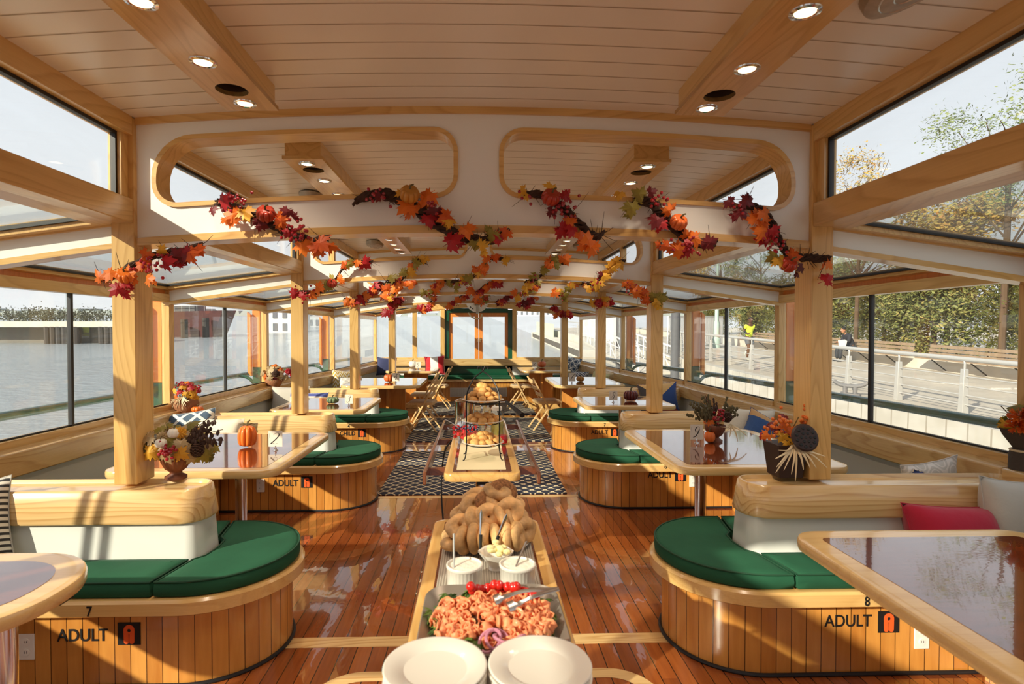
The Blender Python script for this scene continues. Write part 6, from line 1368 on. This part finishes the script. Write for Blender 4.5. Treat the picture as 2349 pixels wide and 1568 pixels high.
o = MB().tube(smooth_path([(-.10, 4.0, FZ+.06), (-.17, 3.97, FZ+.13), (-.235, 3.95, FZ+.17)]), [.010]+[.004]*12, 8, flat=.5).build('serving_spoon', STEEL); tag(o, 'steel serving spoon standing in the fruit bowl', 'spoon')
def pot(name, label, cat, loc, r_, h, m_, parts=()):
    t = thing(name, label, cat, loc); MB().lathe([(0, 0), (r_, 0), (r_, h*.08), (r_*.96, h*.1), (r_*.96, h*.85), (r_, h*.87), (r_, h*.9), (r_*.5, h*.97), (r_*.1, h*.99), (r_*.1, h*1.04), (0, h*1.05)], 32).build('body', m_, t); return t
pt = pot('coffee_urn', 'polished steel coffee urn behind the fruit bowl', 'urn', (-.105, 4.42, FZ), .082, .27, CHROME)
MB().tube(smooth_path([(.08, 0, .20), (.125, 0, .19), (.125, 0, .10), (.08, 0, .08)]), .008, 8).build('handle', CHROME, pt); MB().tube([(-.02, -.08, .04), (-.02, -.115, .04), (-.02, -.118, .015)], .008, 8).build('tap', CHROME, pt)
t = thing('milk_pitcher', 'small steel pitcher in front of the coffee urn', 'pitcher', (-.03, 4.2, FZ)); MB().lathe([(0, 0), (.045, 0), (.055, .03), (.05, .09), (.035, .12), (.042, .15), (.038, .15), (0, .05)], 28).build('body', CHROME, t); MB().tube(smooth_path([(.04, 0, .13), (.08, 0, .12), (.08, 0, .06), (.05, 0, .04)]), .006, 8).build('handle', CHROME, t)
t = thing('chafing_dish', 'steel chafing dish with dark band behind the stand', 'chafing dish', (.04, 4.68, FZ)); MB().lathe([(0, 0), (.09, 0), (.09, .14), (.12, .17), (.125, .22), (.115, .22), (0, .17)], 32).build('pan', CHROME, t); MB().tube([(.124*math.cos(k*.2), .124*math.sin(k*.2), .195) for k in range(32)], .008, 8, True).build('dark_band', BLACK, t)
YL = mat('lemon_water', sRGB(226, 206, 110), .1, trans=.6); t = thing('drink_dispenser', 'clear glass dispenser of lemon water on the right side of the table', 'dispenser', (.135, 4.15, FZ)); MB().lathe([(0, 0), (.048, 0), (.05, .01), (.05, .17), (.035, .195), (.035, .21), (.031, .21), (.031, .195), (.046, .168), (.046, .012), (0, .01)], 28).build('glass', CLEAR, t, ang=80); MB().lathe([(0, .011), (.045, .011), (.045, .14), (0, .14)], 28).build('lemon_water', YL, t); MB().lathe([(.037, .205), (.037, .23), (0, .235)], 24).build('lid', PLASTW, t)
t = thing('juice_carafe', 'glass carafe of red juice beside the lemon water', 'carafe', (.165, 3.93, FZ)); MB().lathe([(0, 0), (.035, 0), (.042, .04), (.02, .11), (.024, .14), (.021, .14), (.018, .11), (.038, .04), (0, .008)], 24).build('glass', CLEAR, t); MB().lathe([(0, .009), (.033, .009), (.037, .035), (.03, .06), (0, .06)], 24).build('red_juice', mat('red_juice', sRGB(170, 20, 30), .15), t)
t = thing('sugar_bottle', 'white squeeze bottle beside the chafing dish', 'bottle', (.125, 4.5, FZ)); MB().lathe([(0, 0), (.03, 0), (.03, .12), (.02, .15), (.01, .19), (0, .2)], 20).build('body', PLASTW, t); MB().lathe([(.0305, .10), (.0305, .118), (.03, .12)], 20).build('collar', GREYF, t)
t = thing('serving_ladle', 'large ladle with a thick black handle sticking out to the right of the buffet', 'ladle', (.09, 4.62, FZ+.20)); MB().tube([(0, 0, 0), (.13, -.1, .02)], .006, 8).build('shaft', STEEL, t); MB().tube([(.13, -.1, .02), (.235, -.42, -.04)], [.012, .02], 10).build('black_grip', BLACK, t); MB().lathe([(0, -.03), (.03, -.02), (.04, 0), (.036, 0), (0, -.024)], 20, (-.03, .02, 0)).build('bowl', STEEL, t)
o = MB().tube(smooth_path([(-.20, 4.2, .70), (-.25, 4.12, .62), (-.26, 3.95, .4), (-.22, 3.75, .15), (-.14, 3.5, .015), (-.06, 3.1, .008), (.0, 2.8, .008)]), .006, 8).build('power_cord', BLACK); tag(o, 'black power cord hanging from the left of the far buffet table', 'cord')

# ------------------------------------------------------------------ people on the promenade
SKIN = mat('dark_skin', sRGB(92, 60, 44), .5, sss=.1); NEON = mat('neon_yellow_shirt', sRGB(214, 232, 70), .7); SHORT = mat('grey_shorts', sRGB(92, 96, 104), .8); TAN = mat('tan_skin', sRGB(176, 124, 92), .5); DARKC = mat('dark_coat', sRGB(44, 46, 54), .8); SHOE = mat('pale_shoe', sRGB(196, 200, 190), .6); HAIR = mat('black_hair', (.01, .009, .008, 1), .7); SLEEVE = mat('dark_sleeve', sRGB(40, 44, 50), .7)
def skin(name, verts, edges, rads, mt, parent, sub=2, root=0):
    me = bpy.data.meshes.new(name); me.from_pydata(verts, edges, []); me.materials.append(mt)
    o = bpy.data.objects.new(name, me); C.objects.link(o); o.parent = parent
    o.modifiers.new('skin', 'SKIN').use_smooth_shade = True
    if not me.skin_vertices:
        b = bmesh.new(); b.from_mesh(me); b.verts.layers.skin.verify(); b.to_mesh(me); b.free()
    for i, r_ in enumerate(rads):
        sv = me.skin_vertices[0].data[i]; sv.radius = (r_, r_) if isinstance(r_, float) else r_; sv.use_root = (i == root)
    s_ = o.modifiers.new('sub', 'SUBSURF'); s_.levels = sub; s_.render_levels = sub
    return o
def head(t, c, mt, face, hair=True, cap=None):
    c = Vector(c); m = MB(); rz = math.atan2(face[1], face[0])+math.pi/2
    m.mx = Matrix.Translation(c) @ Matrix.Rotation(rz, 4, 'Z'); m.lathe([(0, -.125), (.045, -.115), (.062, -.07), (.076, -.01), (.078, .04), (.068, .085), (.04, .112), (0, .12)], 20, (0, 0, 0), None, 1, 1.18)
    m.ell((0, -.098, -.025), .013, .022, .02, 8, 6); m.ell((-.078, .005, -.015), .012, .02, .03, 8, 6); m.ell((.078, .005, -.015), .012, .02, .03, 8, 6); o = m.build('head', mt, t, ang=80)
    e = MB(); e.mx = m.mx; e.ell((-.03, -.084, 0), .012, .008, .007, 8, 5); e.build('eye', PLASTW, o); e = MB(); e.mx = m.mx; e.ell((.03, -.084, 0), .012, .008, .007, 8, 5); e.build('eye', PLASTW, o)
    e = MB(); e.mx = m.mx; e.ell((0, -.082, -.068), .024, .010, .006, 8, 5); e.build('mouth', mat('lips', sRGB(110, 56, 50), .5) if 'lips' not in bpy.data.materials else bpy.data.materials['lips'], o)
    if hair: h = MB(); h.mx = m.mx; h.lathe([(.084, .03), (.082, .06), (.072, .095), (.045, .122), (0, .13)], 18, (0, .008, 0), None, 1, 1.15); h.build('hair', HAIR, o, recalc=True)
def hand(t, w_, d, mt, nm_='hand'):
    w_ = Vector(w_); d = Vector(d).normalized(); s_ = d.orthogonal().normalized(); V = [w_, w_+d*.045, w_+d*.085]; E = [(0, 1), (1, 2)]; Rr = [.024, .032, .030]
    for k in range(4):
        off = s_*(-.03+.02*k); L = (.06, .075, .07, .055)[k]; cu = d.cross(s_)*.02; i = len(V); V += [w_+d*.09+off, w_+d*(.09+L*.55)+off+cu*.4, w_+d*(.09+L)+off+cu]; E += [(2, i), (i, i+1), (i+1, i+2)]; Rr += [.0095, .0085, .007]
    i = len(V); V += [w_+d*.03-s_*.04, w_+d*.07-s_*.062]; E += [(1, i), (i, i+1)]; Rr += [.012, .009]
    return skin(nm_, V, E, Rr, mt, t, 1)
# runner: heads towards the camera, left leg lifted behind
run = thing('person', 'runner in a neon yellow shirt and grey shorts on the promenade', 'person', (11.15, 23.2, GZ), R(12))
V = [(0, 0, .93), (0, .0, 1.10), (0, -.02, 1.28), (0, -.04, 1.43), (0, -.05, 1.52), (0, -.06, 1.56),
     (-.16, -.03, 1.42), (-.21, .04, 1.20), (-.20, -.17, 1.08), (.16, -.03, 1.42), (.24, .06, 1.22), (.20, -.10, 1.04),
     (-.09, 0, .88), (-.10, -.14, .52), (-.09, -.02, .10), (.09, 0, .88), (.10, -.10, .52), (.10, .26, .36)]
E_ = [(0,1),(1,2),(2,3),(3,4),(4,5),(3,6),(6,7),(7,8),(3,9),(9,10),(10,11),(0,12),(12,13),(13,14),(0,15),(15,16),(16,17)]
Rd = [(.14,.10), (.13,.095), (.15,.10), (.10,.08), .055, .05, .058, .042, .030, .058, .042, .030, .088, .062, .038, .088, .062, .038]
skin('body', V, E_, Rd, SKIN, run)
head(run, (0, -.075, 1.66), SKIN, (0, -1)); hand(run, (-.20, -.17, 1.08), (.1, -.9, .4), SKIN); hand(run, (.20, -.10, 1.04), (-.1, -.9, .5), SKIN)
skin('yellow_shirt', [(0, 0, .90), (0, 0, 1.10), (0, -.02, 1.28), (0, -.04, 1.42), (-.17, -.03, 1.41), (-.21, .02, 1.28), (.17, -.03, 1.41), (.23, .03, 1.29)], [(0,1),(1,2),(2,3),(3,4),(4,5),(3,6),(6,7)], [(.165,.125), (.16,.12), (.175,.12), (.12,.095), .078, .072, .078, .072], NEON, run)
skin('grey_shorts', [(0, 0, .95), (-.10, -.01, .86), (-.105, -.10, .62), (.10, -.01, .86), (.105, -.08, .62)], [(0,1),(1,2),(0,3),(3,4)], [(.16,.12), .115, .095, .115, .095], SHORT, run)
for s_, a, b in ((-1, (-.215, .035, 1.20), (-.20, -.15, 1.09)), (1, (.24, .055, 1.22), (.20, -.08, 1.05))): skin('dark_sleeve', [a, b], [(0, 1)], [.05, .038], SLEEVE, run, 1)
skin('running_shoe', [(-.09, .02, .05), (-.09, -.08, .04), (-.09, -.17, .035)], [(0,1),(1,2)], [.048, .044, .034], SHOE, run, 1); skin('running_shoe', [(.10, .28, .34), (.10, .33, .26), (.10, .35, .18)], [(0,1),(1,2)], [.045, .044, .034], SHOE, run, 1)
ext(run)
# seated person, facing the river, bent over a paper bag
st_ = thing('person', 'seated person in a dark coat on the long timber bench before the hedge', 'person', (14.80, 22.4, GZ), R(-90))
V = [(0, .12, .56), (0, .08, .75), (0, -.02, .95), (0, -.10, 1.08), (0, -.15, 1.15), (-.17, -.06, 1.03), (-.21, -.14, .80), (-.10, -.36, .78), (.17, -.06, 1.03), (.21, -.14, .80), (.10, -.36, .78), (-.10, .05, .54), (-.12, -.38, .52), (-.12, -.36, .10), (.10, .05, .54), (.12, -.38, .52), (.12, -.40, .10)]
E_ = [(0,1),(1,2),(2,3),(3,4),(3,5),(5,6),(6,7),(3,8),(8,9),(9,10),(0,11),(11,12),(12,13),(0,14),(14,15),(15,16)]
skin('body', V, E_, [(.15,.12), (.14,.12), (.15,.11), .08, .055, .06, .045, .03, .06, .045, .03, .09, .07, .045, .09, .07, .045], TAN, st_)
skin('dark_coat', V[:11], E_[:10], [(.185,.15), (.18,.15), (.19,.14), .11, .06, .085, .068, .05, .085, .068, .05], DARKC, st_)
skin('dark_trousers', [V[0]]+V[11:], [(0,1),(1,2),(2,3),(0,4),(4,5),(5,6)], [(.17,.13), .105, .085, .065, .105, .085, .065], SLEEVE, st_)
head(st_, (0, -.22, 1.25), TAN, (0, -1)); hand(st_, (-.10, -.36, .78), (.3, -.9, -.1), TAN); hand(st_, (.10, -.36, .78), (-.3, -.9, -.1), TAN)
for x in (-.12, .12): skin('shoe', [(x, -.34, .05), (x, -.46, .045), (x, -.55, .035)], [(0,1),(1,2)], [.05, .046, .035], SLEEVE, st_, 1)
ext(st_)
o = MB().hexa([(-.10, -.05, 0), (.10, -.05, 0), (.10, .05, 0), (-.10, .05, 0), (-.14, -.07, .28), (.14, -.07, .24), (.14, .07, .30), (-.14, .07, .26)]).build('paper_bag', PLASTW); o.location = (14.30, 22.0, GZ+.60); tag(o, 'crumpled white bag in the lap of the seated person', 'bag'); ext(o)
